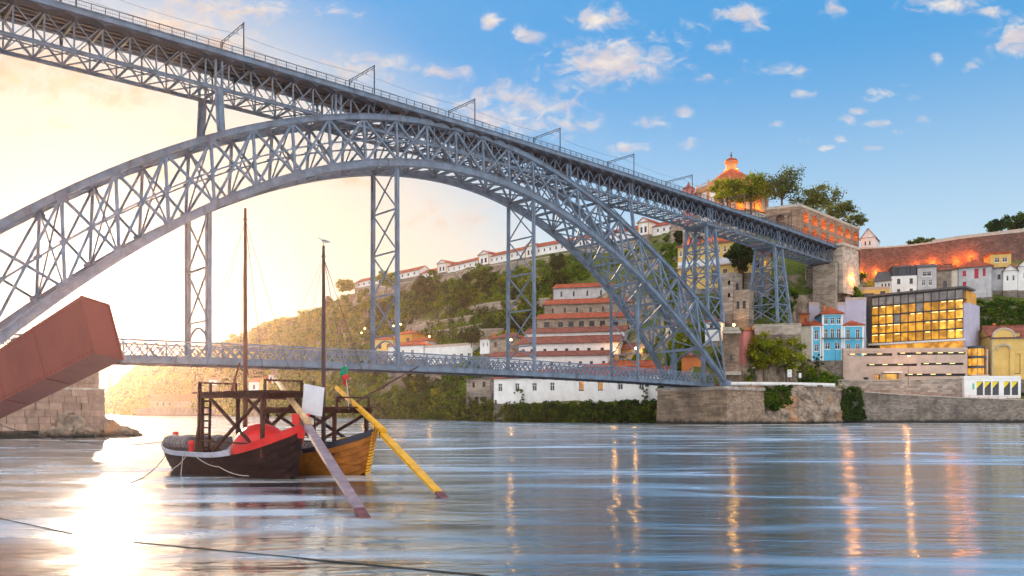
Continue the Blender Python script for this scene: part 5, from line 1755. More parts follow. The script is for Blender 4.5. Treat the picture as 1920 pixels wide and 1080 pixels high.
groups = [
    ('hillside_shrubs', 7000, 560, 1060, .4, 7.8, -.36, 1.1, 3.6, 46, .95, 'leaf_hill'),
    ('hillside_shrubs', 800, 620, 1060, 1.0, 7.2, -.08, 2.6, 4.8, 90, 1.0, 'leaf_dark'),
    ('hillside_shrubs', 5200, 205, 570, .3, 7.95, -.45, 2.0, 5.2, 46, 1.5, 'leaf_hill'),
    ('hillside_shrubs', 600, 205, 570, .5, 7.0, -.02, 3.0, 6.5, 70, 1.6, 'leaf_dark'),
    ('hillside_shrubs', 3200, 1040, 1290, 1.2, 7.8, -.16, .9, 2.8, 50, .75, 'leaf_hill'),
    ('hillside_shrubs', 3000, 1290, 1620, 1.6, 7.3, -.22, .7, 2.2, 50, .6, 'leaf_hill'),
    ('hillside_shrubs', 260, 1290, 1620, 1.8, 6.8, .05, 1.2, 2.6, 80, .6, 'leaf_dark'),
    ('hillside_shrubs', 900, 1800, 2000, 3.2, 6.2, -.2, .8, 2.4, 50, .6, 'leaf_ivy'),
    ('hillside_shrubs', 300, 1600, 1830, 3.6, 6.2, -.1, .7, 1.8, 50, .6, 'leaf_hill'),
    ('riverside_shrubs', 900, 690, 1250, .12, 1.15, -.35, .8, 2.2, 70, .55, 'leaf_ivy'),
    ('riverside_shrubs', 480, 700, 930, .1, 2.2, -.4, 1.4, 3.6, 80, .8, 'leaf_ivy'),
    ('riverside_shrubs', 240, 700, 1250, .2, 1.6, -.1, 1.0, 2.4, 80, .55, 'leaf_hill'),
    ('riverside_shrubs', 420, 210, 700, .05, 1.2, -.3, 1.6, 3.6, 60, 1.1, 'leaf_hill'),
]
for i, (nm, n, x0, x1, t0, t1, dn_, r0, r1, per, sz, mt) in enumerate(groups):
    sz *= 1.25
    C, rad = scatter(n, x0, x1, t0, t1, dn_, r0, r1, off=i * 3.7)
    if len(C):
        shrubs(nm, C, rad, per, sz, mt)


def tree(name, label, loc, H, cr, ch_h, leaf, nclump=46, per=46, size=.5, group=None, cat='tree', trunk_r=None, limbs=5, flat=.8, lean=0.0, crown_mid=None, cl_r=.36):
    loc = Vector(loc)
    t_ = thing(name, label, cat, loc, group)
    tr = trunk_r or H * .022
    top = H * (crown_mid or .62)
    mb = MB()
    pts = [loc + Vector((lean * f * f + rnd.uniform(-.1, .1) * f, rnd.uniform(-.1, .1) * f, top * f)) for f in np.linspace(0, 1, 5)]
    mb.tube(pts, [tr * (1.25 - .55 * f) for f in np.linspace(0, 1, 5)], 8)
    trunk = mb.build('trunk', M['bark'], t_)
    cen = loc + Vector((lean, 0, H - ch_h * .5))
    ends = []
    for k in range(limbs):
        an = 2 * math.pi * k / limbs + rnd.uniform(-.3, .3)
        p0 = pts[2 + k % 3]
        e = cen + Vector((math.cos(an) * cr * .6, math.sin(an) * cr * .6, rnd.uniform(-.1, .35) * ch_h))
        m_ = p0.lerp(e, .5) + Vector((0, 0, -.06 * H))
        lm = MB()
        lm.tube([p0, m_, e], [tr * .55, tr * .36, tr * .14], 6)
        lm.build('limb', M['bark'], trunk)
        ends.append(e)
    C, Rr = [], []
    for k in range(nclump):
        d = Vector(nr.normal(size=3)).normalized()
        f = nr.random() ** .45
        p = cen + Vector((d.x * cr * f, d.y * cr * f, d.z * ch_h * .5 * f))
        C.append(p)
        Rr.append(cr * cl_r * (.55 + .7 * nr.random()))
    V, Qd = leaves(np.array(C), np.array(Rr), int(per * 1.5), size * 1.75, flat=flat, shell=.15)
    np_mesh('crown', V, Qd, M[leaf], t_)
    return t_


# plane trees on the monastery terrace
GP = 'plane trees on the monastery terrace'
def terrace_tree(lab, x, Y, yb, yt, w_px, leaf, **k):
    b = at(x, yb, Y)
    H = zat(yt, Y) - b.z
    return tree('plane_tree', lab, b, H, w_px / 2 * Y / F, H * .72, leaf, group=GP, size=.42, **k)


terrace_tree('bright green spreading tree in front of the round church', 1364, 297, 402, 334, 66, 'leaf_olive', nclump=44, per=44)
terrace_tree('bright green spreading tree right of the church windows', 1408, 296, 402, 326, 70, 'leaf_olive', nclump=54, per=44)
terrace_tree('tall airy tree right of the church dome, the highest on the terrace', 1466, 302, 402, 314, 92, 'leaf_plane', nclump=74, per=38)
terrace_tree('airy grey green tree above the corner of the glowing arcade', 1530, 305, 412, 350, 84, 'leaf_plane', nclump=64, per=36)
terrace_tree('smaller tree over the middle of the glowing arcade', 1570, 316, 426, 378, 66, 'leaf_plane', nclump=50, per=34)
terrace_tree('smallest tree at the right end of the glowing arcade', 1600, 324, 440, 400, 46, 'leaf_plane', nclump=36, per=30)

b = at(1386, 512, 252)
tree('round_tree', 'dense dark green round tree below the bridge deck between the pylons', b, 10.2, 4.4, 9.6, 'leaf_dark', 60, 60, .42, crown_mid=.5)
GK = 'yellow green trees on the quay by the arch foot'
for lab, x, yb, yt, w_ in (('broad yellow green tree on the quay, left one of the pair', 1432, 718, 620, 72), ('broad yellow green tree on the quay, right one of the pair', 1474, 718, 634, 72)):
    b = at(x, yb, 231)
    H = zat(yt, 231) - b.z
    tree('quay_tree', lab, b, H, w_ / 2 * 231 / F, H * .74, 'leaf_olive', 70, 52, .36, GK, trunk_r=.22)
b = at(1508, 722, 238)
tree('thin_tree', 'thin nearly bare tree in front of the white gable wing', b, 9, 2.6, 6, 'leaf_plane', 18, 10, .3, limbs=8)
b = at(1534, 720, 241)
tree('thin_tree', 'thin dark leaved tree in front of the blue house', b, 9.5, 1.5, 5, 'leaf_dark', 16, 16, .3, limbs=6)
GR = 'pines on the skyline at the right edge'
for lab, x, w_, yt in (('left dark pine of the group on the skyline at the right edge', 1868, 34, 411), ('large dark pine on the skyline cut by the right edge', 1902, 46, 402)):
    b = at(x, 440, 335)
    tree('pine_tree', lab, b, zat(yt, 335) - b.z, w_ / 2 * 335 / F, 6.2, 'leaf_dark', 40, 46, .5, GR)
for lab, x, w_, yt in (('pale leafy shrub behind the retaining wall top, the left one', 1722, 36, 446), ('pale leafy shrub behind the retaining wall top, the right one', 1752, 24, 447)):
    b = at(x, 464, 322)
    tree('wall_shrub', lab, b, zat(yt, 322) - b.z, w_ / 2 * 322 / F, 3.0, 'leaf_plane', 20, 34, .4, 'shrubs behind the retaining wall', cat='shrub')
b = at(648, 548, 516)
tree('ridge_tree', 'round bush tree at the left end of the ridge beside the convent', b, 8.5, 5.2, 7.5, 'leaf_olive', 40, 50, .8)
b = at(437, 640, 668)
tree('ridge_tree', 'tiny lone tree on the skyline far left above the low deck', at(436, 640, 668), 6.0, 3.2, 3.2, 'leaf_olive', 14, 40, .9)
b = at(484, 724, 612)
tree('chapel_tree', 'dark round tree behind the chapel on the far shore', at(483, 716, 598), 14, 9.5, 12, 'leaf_dark', 46, 60, 1.2)
b = at(332, 728, 690)
tree('gold_shrub', 'golden yellow shrub on the far left slope', at(331, 725, 684), 5.5, 4.2, 5, 'leaf_gold', 18, 40, 1.1, cat='shrub')
for lab, x, yb, Y, H, cr in (('dark rounded hillside tree below the ridge behind the hanging frame', 788, 560, 432, 12, 5.0), ('light green hillside tree left of the second hanging frame', 725, 550, 468, 13, 7.5),
                             ('broad green hillside tree above the terrace walls', 862, 566, 406, 12, 6.0), ('dark columnar tree on the slope beside the topmost lodge', 1046, 512, 352, 9, 3.2),
                             ('green bush tree hanging over the terrace wall', 985, 606, 330, 13, 4.6), ('dark tree between the white flat house and the stone house', 884, 652, 338, 9, 4.2),
                             ('dark small conifer on the rock left of the ruin tower', 1276, 462, 300, 6, 2.0), ('green tree on the slope behind the second hanging frame', 905, 540, 404, 12, 6)):
    p = at(x, yb, Y)
    tree('hillside_tree', lab, p, H, cr, H * .8, 'leaf_dark' if 'dark' in lab else 'leaf_hill', 34, 52, .7, 'trees standing out on the green hillside')

# climbing plants on walls
def ivy(name, label, x0, x1, y0, y1, Y0, Y1, n, rr, per, sz, leaf, shape=None, cat='ivy'):
    C = []
    while len(C) < n:
        a, b_ = nr.random(), nr.random()
        if shape and not shape(a, b_):
            continue
        Y = Y0 + (Y1 - Y0) * a
        C.append(at(x0 + (x1 - x0) * a, y0 + (y1 - y0) * b_, Y))
    V, Qd = leaves(np.array(C), rr * (.6 + .8 * nr.random(n)), per, sz * 1.7, flat=.9, shell=.2)
    o = np_mesh(name, V, Qd, M[leaf])
    return tag(o, label, cat)


ivy('ivy_curtain', 'dense green ivy hanging over the rock bank below the white parapet', 1392, 1482, 722, 768, 217, 221.5, 150, .75, 60, .34, 'leaf_ivy',
    lambda a, b_: b_ < (.35 + .65 * min(1, a * 3)) * (1 if a < .75 else 1.9 - a * 1.2) and b_ > .12 * (1 - a) * 2)
ivy('dark_bush', 'dark green bush growing from the corner of the quay wall', 1577, 1622, 727, 786, 231.5, 235.5, 120, .8, 60, .34, 'leaf_dark', lambda a, b_: abs(a - .45) < .30 + .25 * b_)
ivy('heart_ivy', 'heart shaped ivy patch on the white riverside warehouse', 1045, 1080, 713, 752, 252, 249, 60, .7, 60, .32, 'leaf_ivy', lambda a, b_: abs(a - .5) < .5 * (1 - b_ * .8))
ivy('wall_ivy', 'pale creeper at the right end of the white riverside warehouse', 1204, 1216, 722, 748, 234.5, 234, 14, .35, 40, .26, 'leaf_plane')
ivy('wall_ivy', 'thin creeper below the second window of the white warehouse', 962, 982, 730, 756, 258, 256, 16, .35, 40, .26, 'leaf_ivy')
ivy('pier_shrub', 'green shrubs growing between warehouse and bridge pier', 1236, 1258, 724, 786, 227, 224, 60, .8, 60, .32, 'leaf_ivy', cat='shrub')

C = []
for k in range(760):
    a = nr.random()
    x = 700 + 545 * a
    Y = float(np.interp(x, [700, 780, 860, 925, 1000, 1080, 1160, 1245], [398, 344, 297, 266, 251, 242, 237, 230])) - nr.random() * 2.2
    top = float(np.interp(x, [700, 860, 925, 945, 1245], [752, 745, 748, 760, 752]))
    y = top + (790 - top) * nr.random() ** .8
    p = at(x, y, Y)
    p.z = max(.5, p.z)
    C.append(p)
half = len(C) // 2
shrubs('riverside_shrubs', np.array(C[:half]), .8 + 1.0 * nr.random(half), 70, .75, 'leaf_ivy')
shrubs('riverside_shrubs', np.array(C[half:]), .7 + .9 * nr.random(len(C) - half), 60, .75, 'leaf_dark')

# more single trees standing among the shrubs: four kinds, copied
GW_ = 'trees scattered among the shrubs of the green slope'
protos = []
for lf, H, cr in (('leaf_hill', 9, 4.0), ('leaf_dark', 8, 3.2), ('leaf_olive', 7, 3.4), ('leaf_hill', 11, 3.2)):
    protos.append((tree('slope_tree', 'leafy tree among the shrubs on the green slope behind the bridge', (0, 0, 0), H, cr, H * .75, lf, 26, 46, .62, GW_, limbs=4), lf))
used = set()
SL = []
n_done = 0
for tries in range(900):
    if n_done >= 44:
        break
    x = rnd.uniform(520, 1240)
    tt = rnd.uniform(.8, 7.4)
    p = ground(x, tt)[0]
    if not free(p, 4.0):
        continue
    i = rnd.randrange(4)
    t0_ = protos[i][0]
    if i not in used:
        t_ = t0_
        used.add(i)
    else:
        t_ = copy_tree(t0_)
    sc_ = rnd.uniform(.7, 1.25) * (1.25 if p[1] > 450 else 1.0)
    t_.location = (p[0], p[1], p[2] - .5)
    t_.rotation_euler = (0, 0, rnd.uniform(0, 6.28))
    t_.scale = (sc_, sc_, sc_)
    n_done += 1
    kind_ = ('light green', 'dark green', 'yellow green', 'tall slim green')[i]
    px_, py_ = 960 + F * p[0] / p[1], HOR - F * (p[2] - EYE) / p[1]
    where = ('below the deck near the water' if py_ > 690 else 'beside the stepped lodges' if px_ > 1000 and py_ > 540 else 'on the rock behind the falling arch' if px_ > 1000
             else 'just under the white convent wings' if tt > 5.6 else 'left of the tall middle hanging frame' if px_ < 695 else 'between the two middle hanging frames')
    SL.append((kind_, where, px_, t_))

ORD = ['leftmost', 'second from the left', 'third from the left', 'fourth from the left', 'fifth from the left', 'sixth from the left', 'seventh from the left', 'eighth from the left', 'ninth from the left', 'tenth from the left']
for k_2, w_2 in sorted({(a, b) for a, b, _, _ in SL}):
    mem = sorted([(c, d) for a, b, c, d in SL if (a, b) == (k_2, w_2)], key=lambda q_: q_[0])
    for n_, (_, t_) in enumerate(mem):
        t_['label'] = f'{k_2} tree {w_2}' + (f', {ORD[min(n_, 9)]}' if len(mem) > 1 else '')

# ================================================================ LEFT FOREGROUND
# stone river pier under the left end of the arch, block by block
for i, k in enumerate(('a', 'b', 'c', 'd')):
    rr_ = random.Random(50 + i)
    c_ = 0.21 + .10 * rr_.random()
    mat('pier_block_' + k, (c_ * 1.15, c_ * .76, c_ * .58), .88, var=.22, vs=.8, bump=.5, bs=2.5, grime=.5)
BLK = [M['pier_block_' + k] for k in 'abcd']
lp = thing('river_pier', 'big stepped granite river pier under the left end of the bridge', 'pier', bp(-25, 0, 0))
q = MB()
ax_box(q, -54, -17.0, -8.7, 8.7, 4, 9.6)
ax_box(q, -56, -16.9, -10.7, 10.7, -2, 6.2, .4)
q.build('core', M['granite_warm'], lp)
cnt = 0
BM = {}
def block_mesh(L, m_):
    key = (round(L, 1), m_.name)
    if key not in BM:
        me = MB().frame_box((0, 0, 0), (L / 2, 0, 0), (0, .3, 0), (0, 0, .5)).mesh('stone_block', m_)
        BM[key] = me
    return BM[key]
def lay(s0, s1, o0, o1, z, h, face):
    """one course of blocks along the near face (face=-1) or along the river end"""
    global cnt
    horiz = face == 'near'
    a, e = (s0, s1) if horiz else (o0, o1)
    x = a
    while x < e - .3:
        L = min(rnd.uniform(1.3, 2.2), e - x)
        L = round(L, 1)
        if e - x - L < .5:
            L = round(e - x, 1)
        o = bpy.data.objects.new('stone_block', block_mesh(L - .06, rnd.choice(BLK)))
        COL.objects.link(o)
        adopt(o, lp)
        c = bp(x + L / 2, o0, z + h / 2) if horiz else bp(s1, x + L / 2, z + h / 2)
        rz = math.atan2(BD.y, BD.x) + (0 if horiz else math.pi / 2)
        c += (BN * -1 if horiz else BD) * rnd.uniform(-.10, .05)
        o.matrix_basis = Matrix.Translation(c) @ Matrix.Rotation(rz, 4, 'Z') @ Matrix.Diagonal((1, 1, h - .05, 1))
        cnt += 1
        x += L
for k in range(4):
    z = 6.2 + k * .85
    lay(-44, -16.9, -8.9, 0, z, .85, 'near')
    lay(-44, -16.9, -8.9, 8.9, z, .85, 'end')
for k in range(6):
    z = .9 + k * .88
    lay(-46, -16.8, -10.9, 0, z, .88, 'near')
    lay(-46, -16.8, -10.9, 10.9, z, .88, 'end')
q = MB()
ax_box(q, -57, -16.5, -11.2, 11.2, 6.18, 6.42)
q.build('ledge', M['trim_stone'], lp)
q = MB()
for o_ in (-4.2, 4.2):
    q.box(bp(-20, o_, 9.9), 2.6, 1.5, .6, math.atan2(BD.y, BD.x))
q.build('bearing', M['steel_blue'], lp)
# boulders round its foot
def boulder(label, c, r, sq, seed, mat_='rock_bank'):
    n1, n2 = 22, 12
    V, Fc = [], []
    for i in range(n2 + 1):
        ph = math.pi * i / n2
        for k in range(n1):
            th = 2 * math.pi * k / n1
            d = Vector((math.sin(ph) * math.cos(th), math.sin(ph) * math.sin(th), math.cos(ph)))
            s_ = 1 + .34 * mnoise.noise(d * 1.6 + Vector((seed, 0, 0))) + .16 * mnoise.noise(d * 4 + Vector((0, seed, 0)))
            V.append((c[0] + d.x * r * s_ * sq[0], c[1] + d.y * r * s_ * sq[1], c[2] + d.z * r * s_ * sq[2]))
    for i in range(n2):
        for k in range(n1):
            k2 = (k + 1) % n1
            Fc.append((i * n1 + k, (i + 1) * n1 + k, (i + 1) * n1 + k2, i * n1 + k2))
    mb = MB()
    mb.v, mb.f = V, Fc
    o = mb.build('boulder', M[mat_])
    return tag(o, label, 'rock', 'boulders round the foot of the left pier')


bl_ = [('largest boulder leaning on the corner of the left river pier', 168, 811, 107, 2.6, (1.3, 1, 1.0)), ('flat dark boulder farthest into the river from the left pier', 212, 815, 108, 2.0, (1.6, 1, .55)),
       ('tall cracked boulder against the near face of the left pier', 128, 806, 103, 2.3, (1.0, .9, 1.2)), ('brown boulder between the two tallest ones at the pier foot', 148, 814, 103, 1.6, (1.2, 1, .9)),
       ('low boulder at the left end of the row by the pier', 104, 818, 100, 1.5, (1.5, 1, .7)), ('rounded boulder right of the tall cracked one', 190, 808, 110, 2.2, (1.1, 1, 1.0))]
for i, (lab, x, y, Y, r, sq) in enumerate(bl_):
    p = at(x, y, Y)
    p.z = .3
    boulder(lab, p, r, sq, i * 5.1)
# quay of the near bank (out of the frame on the left) which carries the pier and the beam
q = MB()
q.prism([(-22, -60, -2), (-24, 20, -2), (-33, 38, -2), (-58, 80, -2), (-86, 96, -2), (-120, 150, -2), (-320, 150, -2), (-320, -60, -2)], (0, 0, 4.4))
tag(q.build('near_quay', M['granite_dark']), kind='structure')

# rust red box beam
bx = thing('rust_beam', 'large rust red steel box beam rising from the left edge', 'beam', (-29, 38.5, 2.4))
mat('rust_red', (.24, .062, .040), .6, var=.10, vs=.7, bump=.08, grime=.3)
Ab = at(151, 555, 25.0)
ax_ = Vector((-5.72, 5.0, -1.25))
wv_, vv_ = Vector((.56, .64, -.19)), Vector((.46, .0, -1.77))
q = MB()
end = ax_ * 2.35
q.prism([Ab, Ab + wv_, Ab + wv_ + vv_, Ab + vv_], end)
q.build('beam_shell', M['rust_red'], bx)
axn = ax_.normalized()
for f in (0.55, 1.1, 1.7):
    pl = MB()
    c0 = Ab + ax_ * f
    pl.prism([c0 - vv_ * .012 - wv_ * .012, c0 + wv_ * 1.012 - vv_ * .012, c0 + wv_ * 1.012 + vv_ * 1.012, c0 + vv_ * 1.012 - wv_ * .012], axn * .03)
    pl.build('weld_seam', M['rust_red'], bx)
q = MB()
for (P0, P1) in ((Ab, Ab + wv_), (Ab + wv_, Ab + wv_ + vv_), (Ab + wv_ + vv_, Ab + vv_), (Ab + vv_, Ab)):
    q.bar(P0 - axn * .012, P1 - axn * .012, .05, .03, axn)
q.build('end_lip', M['rust_red'], bx)
for row in (.06, .94):
    for k in range(34):
        c0 = Ab + ax_ * (.03 + .045 * k) + vv_ * row - Vector((-wv_.y, wv_.x, 0)) * 0
        rv = MB()
        nn_ = ax_.cross(vv_).normalized()
        nn_ = nn_ if nn_.y < 0 else -nn_
        rv.frame_box(c0 + nn_ * .012, axn * .022, vv_.normalized() * .022, nn_ * .014)
        rv.build('rivet', M['rust_red'], bx)
q = MB().box(Ab + end * .98 + vv_ * .7 + Vector((0, 0, -.8)), 2.2, 2.2, 2.6, .7)
q.build('foot_block', M['granite_dark'], bx)

# ================================================================ BOATS
mat('plank_dark', (.020, .010, .010), .6, var=.35, vs=2.0, bump=.2, bs=8, spec=.1)
mat('plank_worn', (.20, .17, .145), .6, var=.35, vs=2.0, bump=.2, bs=8, grime=.6)
mat('plank_brown', (.34, .115, .018), .5, var=.3, vs=1.6, bump=.2, bs=8, grime=.4, spec=.2)
mat('paint_red', (.62, .012, .012), .4, var=.12, vs=2.0, bump=.05)
mat('paint_grey', (.44, .44, .52), .5, var=.12, vs=2.0, bump=.05, grime=.3)
mat('paint_navy', (.022, .026, .045), .4, var=.2, vs=2.0, bump=.05)
mat('paint_yellow', (.72, .36, .01), .45, var=.15, vs=2.0, bump=.08, grime=.15)
mat('barrel_grey', (.17, .155, .17), .7, var=.3, vs=3.0, bump=.2, bs=9)
mat('oar_grey', (.25, .175, .19), .55, var=.25, vs=2.5, bump=.2, bs=10, grime=.3)
mat('oar_tip', (.15, .05, .045), .6, var=.3, vs=3)
mat('cloth_white', (.60, .61, .66), .8, var=.06, vs=1.5)
mat('rope_pale', (.40, .38, .34), .9, bump=0)
mat('rope_dark', (.05, .045, .04), .9, bump=0)
mat('mast_wood', (.16, .055, .03), .5, var=.25, vs=2.0, grime=.3)
mat('mast_dark', (.06, .03, .028), .5, var=.25, vs=2.0)
mat('rust_iron', (.06, .05, .045), .7)


class Boat:
    def __init__(s, label, loc, rz, L, beam):
        s.root = thing('sailing_barge', label, 'boat', loc, None, rz)
        s.m = WM[s.root.name]
        s.L, s.beam = L, beam

    def w(s, x, y, z):
        return s.m @ Vector((x, y, z))

    def half(s, f):           # half beam along the boat, f 0 bow .. 1 stern
        return s.beam / 2 * (max(0.0, 1 - abs(2 * f - .96) ** 2.6)) ** .75 + .05

    def sheer(s, f):
        return s.sh[0] + (s.sh[1] - s.sh[0]) * max(0, 1 - f / .35) ** 2 + (s.sh[2] - s.sh[0]) * max(0, (f - .55) / .45) ** 2.2

    def keel(s, f):
        return -.35 + .85 * max(0, 1 - f / .16) ** 2 + .55 * max(0, (f - .88) / .12) ** 2

    def hull(s, ns, mats, top_mat):
        """clinker planks, every strake an object of its own"""
        fs = np.linspace(0, 1, 34)
        L = s.L
        def pt(f, k, sg, o=0.0):
            g = k / ns
            b = s.half(f) * (.50 + .50 * g ** .65)
            z = s.keel(f) + (s.sheer(f) - s.keel(f)) * g
            x = (f - .5) * L * (.90 + .10 * g)
            return s.w(x, sg * (b + o), z)
        for sg in (-1, 1):
            for k in range(ns):
                segs = top_mat if k == ns - 1 else [(0, 1, mats(k, sg))]
                for (f0, f1, m_) in segs:
                    ff = [f for f in fs if f0 - 1e-6 <= f <= f1 + 1e-6]
                    mb = MB()
                    b0 = len(mb.v)
                    th = .06 if k < ns - 1 else .12
                    for f in ff:
                        o0, o1 = (.08, .0) if k < ns - 1 else (.07, .07)
                        mb.v += [tuple(pt(f, k, sg, o0)), tuple(pt(f, k + 1.06 if k < ns - 1 else k + 1, sg, o1)),
                                 tuple(pt(f, k + 1.06 if k < ns - 1 else k + 1, sg, o1 - th)), tuple(pt(f, k, sg, o0 - th))]
                    for i in range(len(ff) - 1):
                        for j in range(4):
                            j2 = (j + 1) % 4
                            a = i * 4
                            mb.f.append((a + j, a + 4 + j, a + 4 + j2, a + j2) if sg > 0 else (a + j2, a + 4 + j2, a + 4 + j, a + j))
                    mb.f += [(0, 1, 2, 3), tuple(len(mb.v) - 4 + j for j in (3, 2, 1, 0))]
                    mb.build('gunwale' if k == ns - 1 else 'plank', m_, s.root)
        fl = MB()
        for f0, f1 in zip(fs, fs[1:]):
            z = .55
            fl.face(s.w((f0 - .5) * L * .95, -s.half(f0) * .86, z), s.w((f1 - .5) * L * .95, -s.half(f1) * .86, z),
                    s.w((f1 - .5) * L * .95, s.half(f1) * .86, z), s.w((f0 - .5) * L * .95, s.half(f0) * .86, z))
        fl.build('floor_boards', M['dark_wood'], s.root)

    def stem(s, end, m_, h):
        f = 0 if end < 0 else 1
        x0 = end * s.L / 2
        z0, z1 = s.keel(f), s.sheer(f)
        zm, xm = z0 + (z1 - z0) * .72, x0 * .972
        MB().bar(s.w(x0 * .90, 0, z0 - .1), s.w(xm, 0, zm), .2, .22).build('stem_post', s.low_mat, s.root)
        mb = MB()
        mb.bar(s.w(xm, 0, zm), s.w(x0, 0, z1), .24, .26)
        mb.bar(s.w(x0, 0, z1), s.w(x0 * 1.012, 0, z1 + h), .24, .26)
        mb.build('stem_head', m_, s.root)

    def platform(s, x0, x1, z, hw, lad_x=None):
        R_ = s.root
        DW = M['dark_wood']
        for sg in (-1, 1):
            member('platform_beam', s.w(x0 - .4, sg * hw, z), s.w(x1 + .4, sg * hw, z), .14, .26, DW, R_)
            for x in (x0, x1):
                member('platform_post', s.w(x, sg * hw * 1.02, 1.05), s.w(x, sg * hw, z), .17, .17, DW, R_, s.m.to_3x3() @ Vector((1, 0, 0)))
            for a, b in ((x0 + 1.0, x1 - .15),):
                member('cross_brace', s.w(a, sg * hw * 1.04, z - .2), s.w(b, sg * hw * .98, 1.2), .12, .14, DW, R_)
                member('cross_brace', s.w(b, sg * hw * 1.04, z - .2), s.w(a, sg * hw * .98, 1.2), .12, .14, DW, R_)
        n_ = int((x1 - x0 + .8) / .42)
        for k in range(n_ + 1):
            x = x0 - .4 + (x1 - x0 + .8) * k / n_
            member('platform_board', s.w(x, -hw - .25, z + .17), s.w(x, hw + .25, z + .17), .26, .07, DW, R_)
        for sg in (-1, 1):
            for x in (x0 - .2, x1 + .2):
                member('rail_post', s.w(x, sg * hw, z + .2), s.w(x, sg * hw, z + .75), .10, .10, DW, R_, s.m.to_3x3() @ Vector((1, 0, 0)))
        for x in (x0 - .2, x1 + .2):
            member('rail_bar', s.w(x, -hw, z + .7), s.w(x, hw, z + .7), .09, .09, DW, R_)
        member('side_rail', s.w(x0, -hw * 1.1, 1.75), s.w(x1, -hw * 1.1, 1.7), .06, .08, DW, R_)
        if lad_x is not None:
            lad = MB()
            for e in (-.32, .32):
                lad.bar(s.w(lad_x - .25, -hw + .25 + e, .7), s.w(lad_x - .05, -hw + .25 + e, z + .75), .10, .12)
            lo = lad.build('ladder', DW, R_)
            for k in range(9):
                zz_ = 1.0 + k * .36
                member('rung', s.w(lad_x - .22, -hw - .07, zz_), s.w(lad_x - .22, -hw + .57, zz_), .05, .09, DW, lo)

    def mast(s, x, h, m_, r=.12):
        mb = MB()
        mb.tube([s.w(x, 0, .5), s.w(x, 0, h * .6), s.w(x, 0, h - .5), s.w(x, 0, h)], [r, r * .85, r * .6, r * .55], 10)
        mb.tube([s.w(x, 0, h - .62), s.w(x, 0, h - .55)], r * .95, 10)
        mo = mb.build('mast', m_, s.root)
        return s.w(x, 0, h)

    def stay(s, a, b, r=.018, sag=.0, mat_='rope_dark'):
        a, b = Vector(a), Vector(b)
        mb = MB()
        mb.tube([a.lerp(b, f) - Vector((0, 0, sag * 4 * f * (1 - f))) for f in np.linspace(0, 1, 6)], r, 4, False)
        return mb.build('stay_rope', M[mat_], s.root)

    def dome(s, x, lx, ly, z, h, m_, lab=None):
        n1, n2 = 28, 9
        V, Fc = [], []
        for i in range(n2 + 1):
            ph = math.pi / 2 * i / n2
            for k in range(n1):
                th = 2 * math.pi * k / n1
                rr = 1 + .03 * math.sin(9 * th) * math.cos(ph)
                V.append(tuple(s.w(x + lx * math.cos(ph) * math.cos(th) * rr, ly * math.cos(ph) * math.sin(th) * rr, z + h * math.sin(ph))))
        for i in range(n2):
            for k in range(n1):
                k2 = (k + 1) % n1
                Fc.append((i * n1 + k, i * n1 + k2, (i + 1) * n1 + k2, (i + 1) * n1 + k))
        mb = MB()
        mb.v, mb.f = V, Fc
        return mb.build('domed_cover', m_, s.root, True)


HEAD = math.atan2(-8.0, 9.4)


def barrel(boat, x, y, z, label, rad=.40, ln=1.25, across=False, grp='wine barrels lying in the left boat'):
    c = boat.w(x, y, z)
    d = (boat.m.to_3x3() @ (Vector((0, 1, 0)) if across else Vector((1, 0, 0)))).normalized()
    t_ = thing('barrel', label, 'barrel', c - Vector((0, 0, rad)), grp)
    mb = MB()
    fs = np.linspace(-.5, .5, 9)
    mb.tube([c + d * ln * f for f in fs], [rad * (1 - .62 * f * f) for f in fs], 16)
    mb.build('staves', M['barrel_grey'], t_)
    for f in (-.44, -.2, .2, .44):
        hp = MB()
        rr = rad * (1 - .62 * f * f) + .012
        hp.tube([c + d * (ln * f - .035), c + d * (ln * f + .035)], rr, 16, False)
        hp.build('hoop', M['rust_iron'], t_)
    return t_


# ---- left boat: grey, red and dark hull
b1 = Boat('wooden sailing barge with red and grey gunwale and dark hull', (-15.1, 43.0, 0), HEAD, 12.9, 4.1)
b1.low_mat = M['plank_dark']
b1.sh = (1.22, 1.62, 2.75)
b1.hull(6, lambda k, sg: M['plank_dark'] if k < 4 else M['plank_dark'], [(0, .73, M['paint_grey']), (.73, 1, M['paint_red'])])
b1.stem(1, M['paint_red'], .25)
b1.stem(-1, M['paint_grey'], .12)
b1.platform(-1.1, 4.7, 4.15, 1.05, -1.2)
m1 = b1.mast(1.4, 14.0, M['mast_wood'])
dm = b1.dome(2.9, 2.1, 1.25, 1.05, 1.65, M['paint_red'])
MB().box(b1.w(6.35, 0, 2.95), .6, .6, .5, HEAD).build('stern_block', M['paint_red'], b1.root)
for x, y in ((-6.1, 0), (-.6, -1.92)):
    MB().lathe([(.02, -.3), (.12, -.28), (.13, .08), (.18, .12), (.16, .26), (.02, .30)], b1.w(x, y, 1.5 if y else 1.85), 10).build('bollard', M['paint_red'], b1.root)
mb = MB()
mb.tube([b1.w(-1.9, -.9, .8), b1.w(-1.85, -.95, 2.0), b1.w(-1.4, -1.0, 3.2)], .07, 6)
mb.build('davit', M['dark_wood'], b1.root)
mb = MB()
mb.tube([b1.w(-1.0, .6, 4.3), b1.w(-.3, .7, 6.0)], [.09, .05], 6)
mb.build('boom_stub', M['mast_wood'], b1.root)
b1.stay(m1 - Vector((0, 0, .6)), b1.w(5.9, .6, 2.6), .016)
b1.stay(m1 - Vector((0, 0, .6)), b1.w(5.2, -1.2, 4.2), .016)
b1.stay(m1 - Vector((0, 0, .6)), b1.w(-1.2, -1.2, 4.2), .010)
b1.stay(m1 - Vector((0, 0, .6)), b1.w(-1.2, 1.2, 4.2), .010)
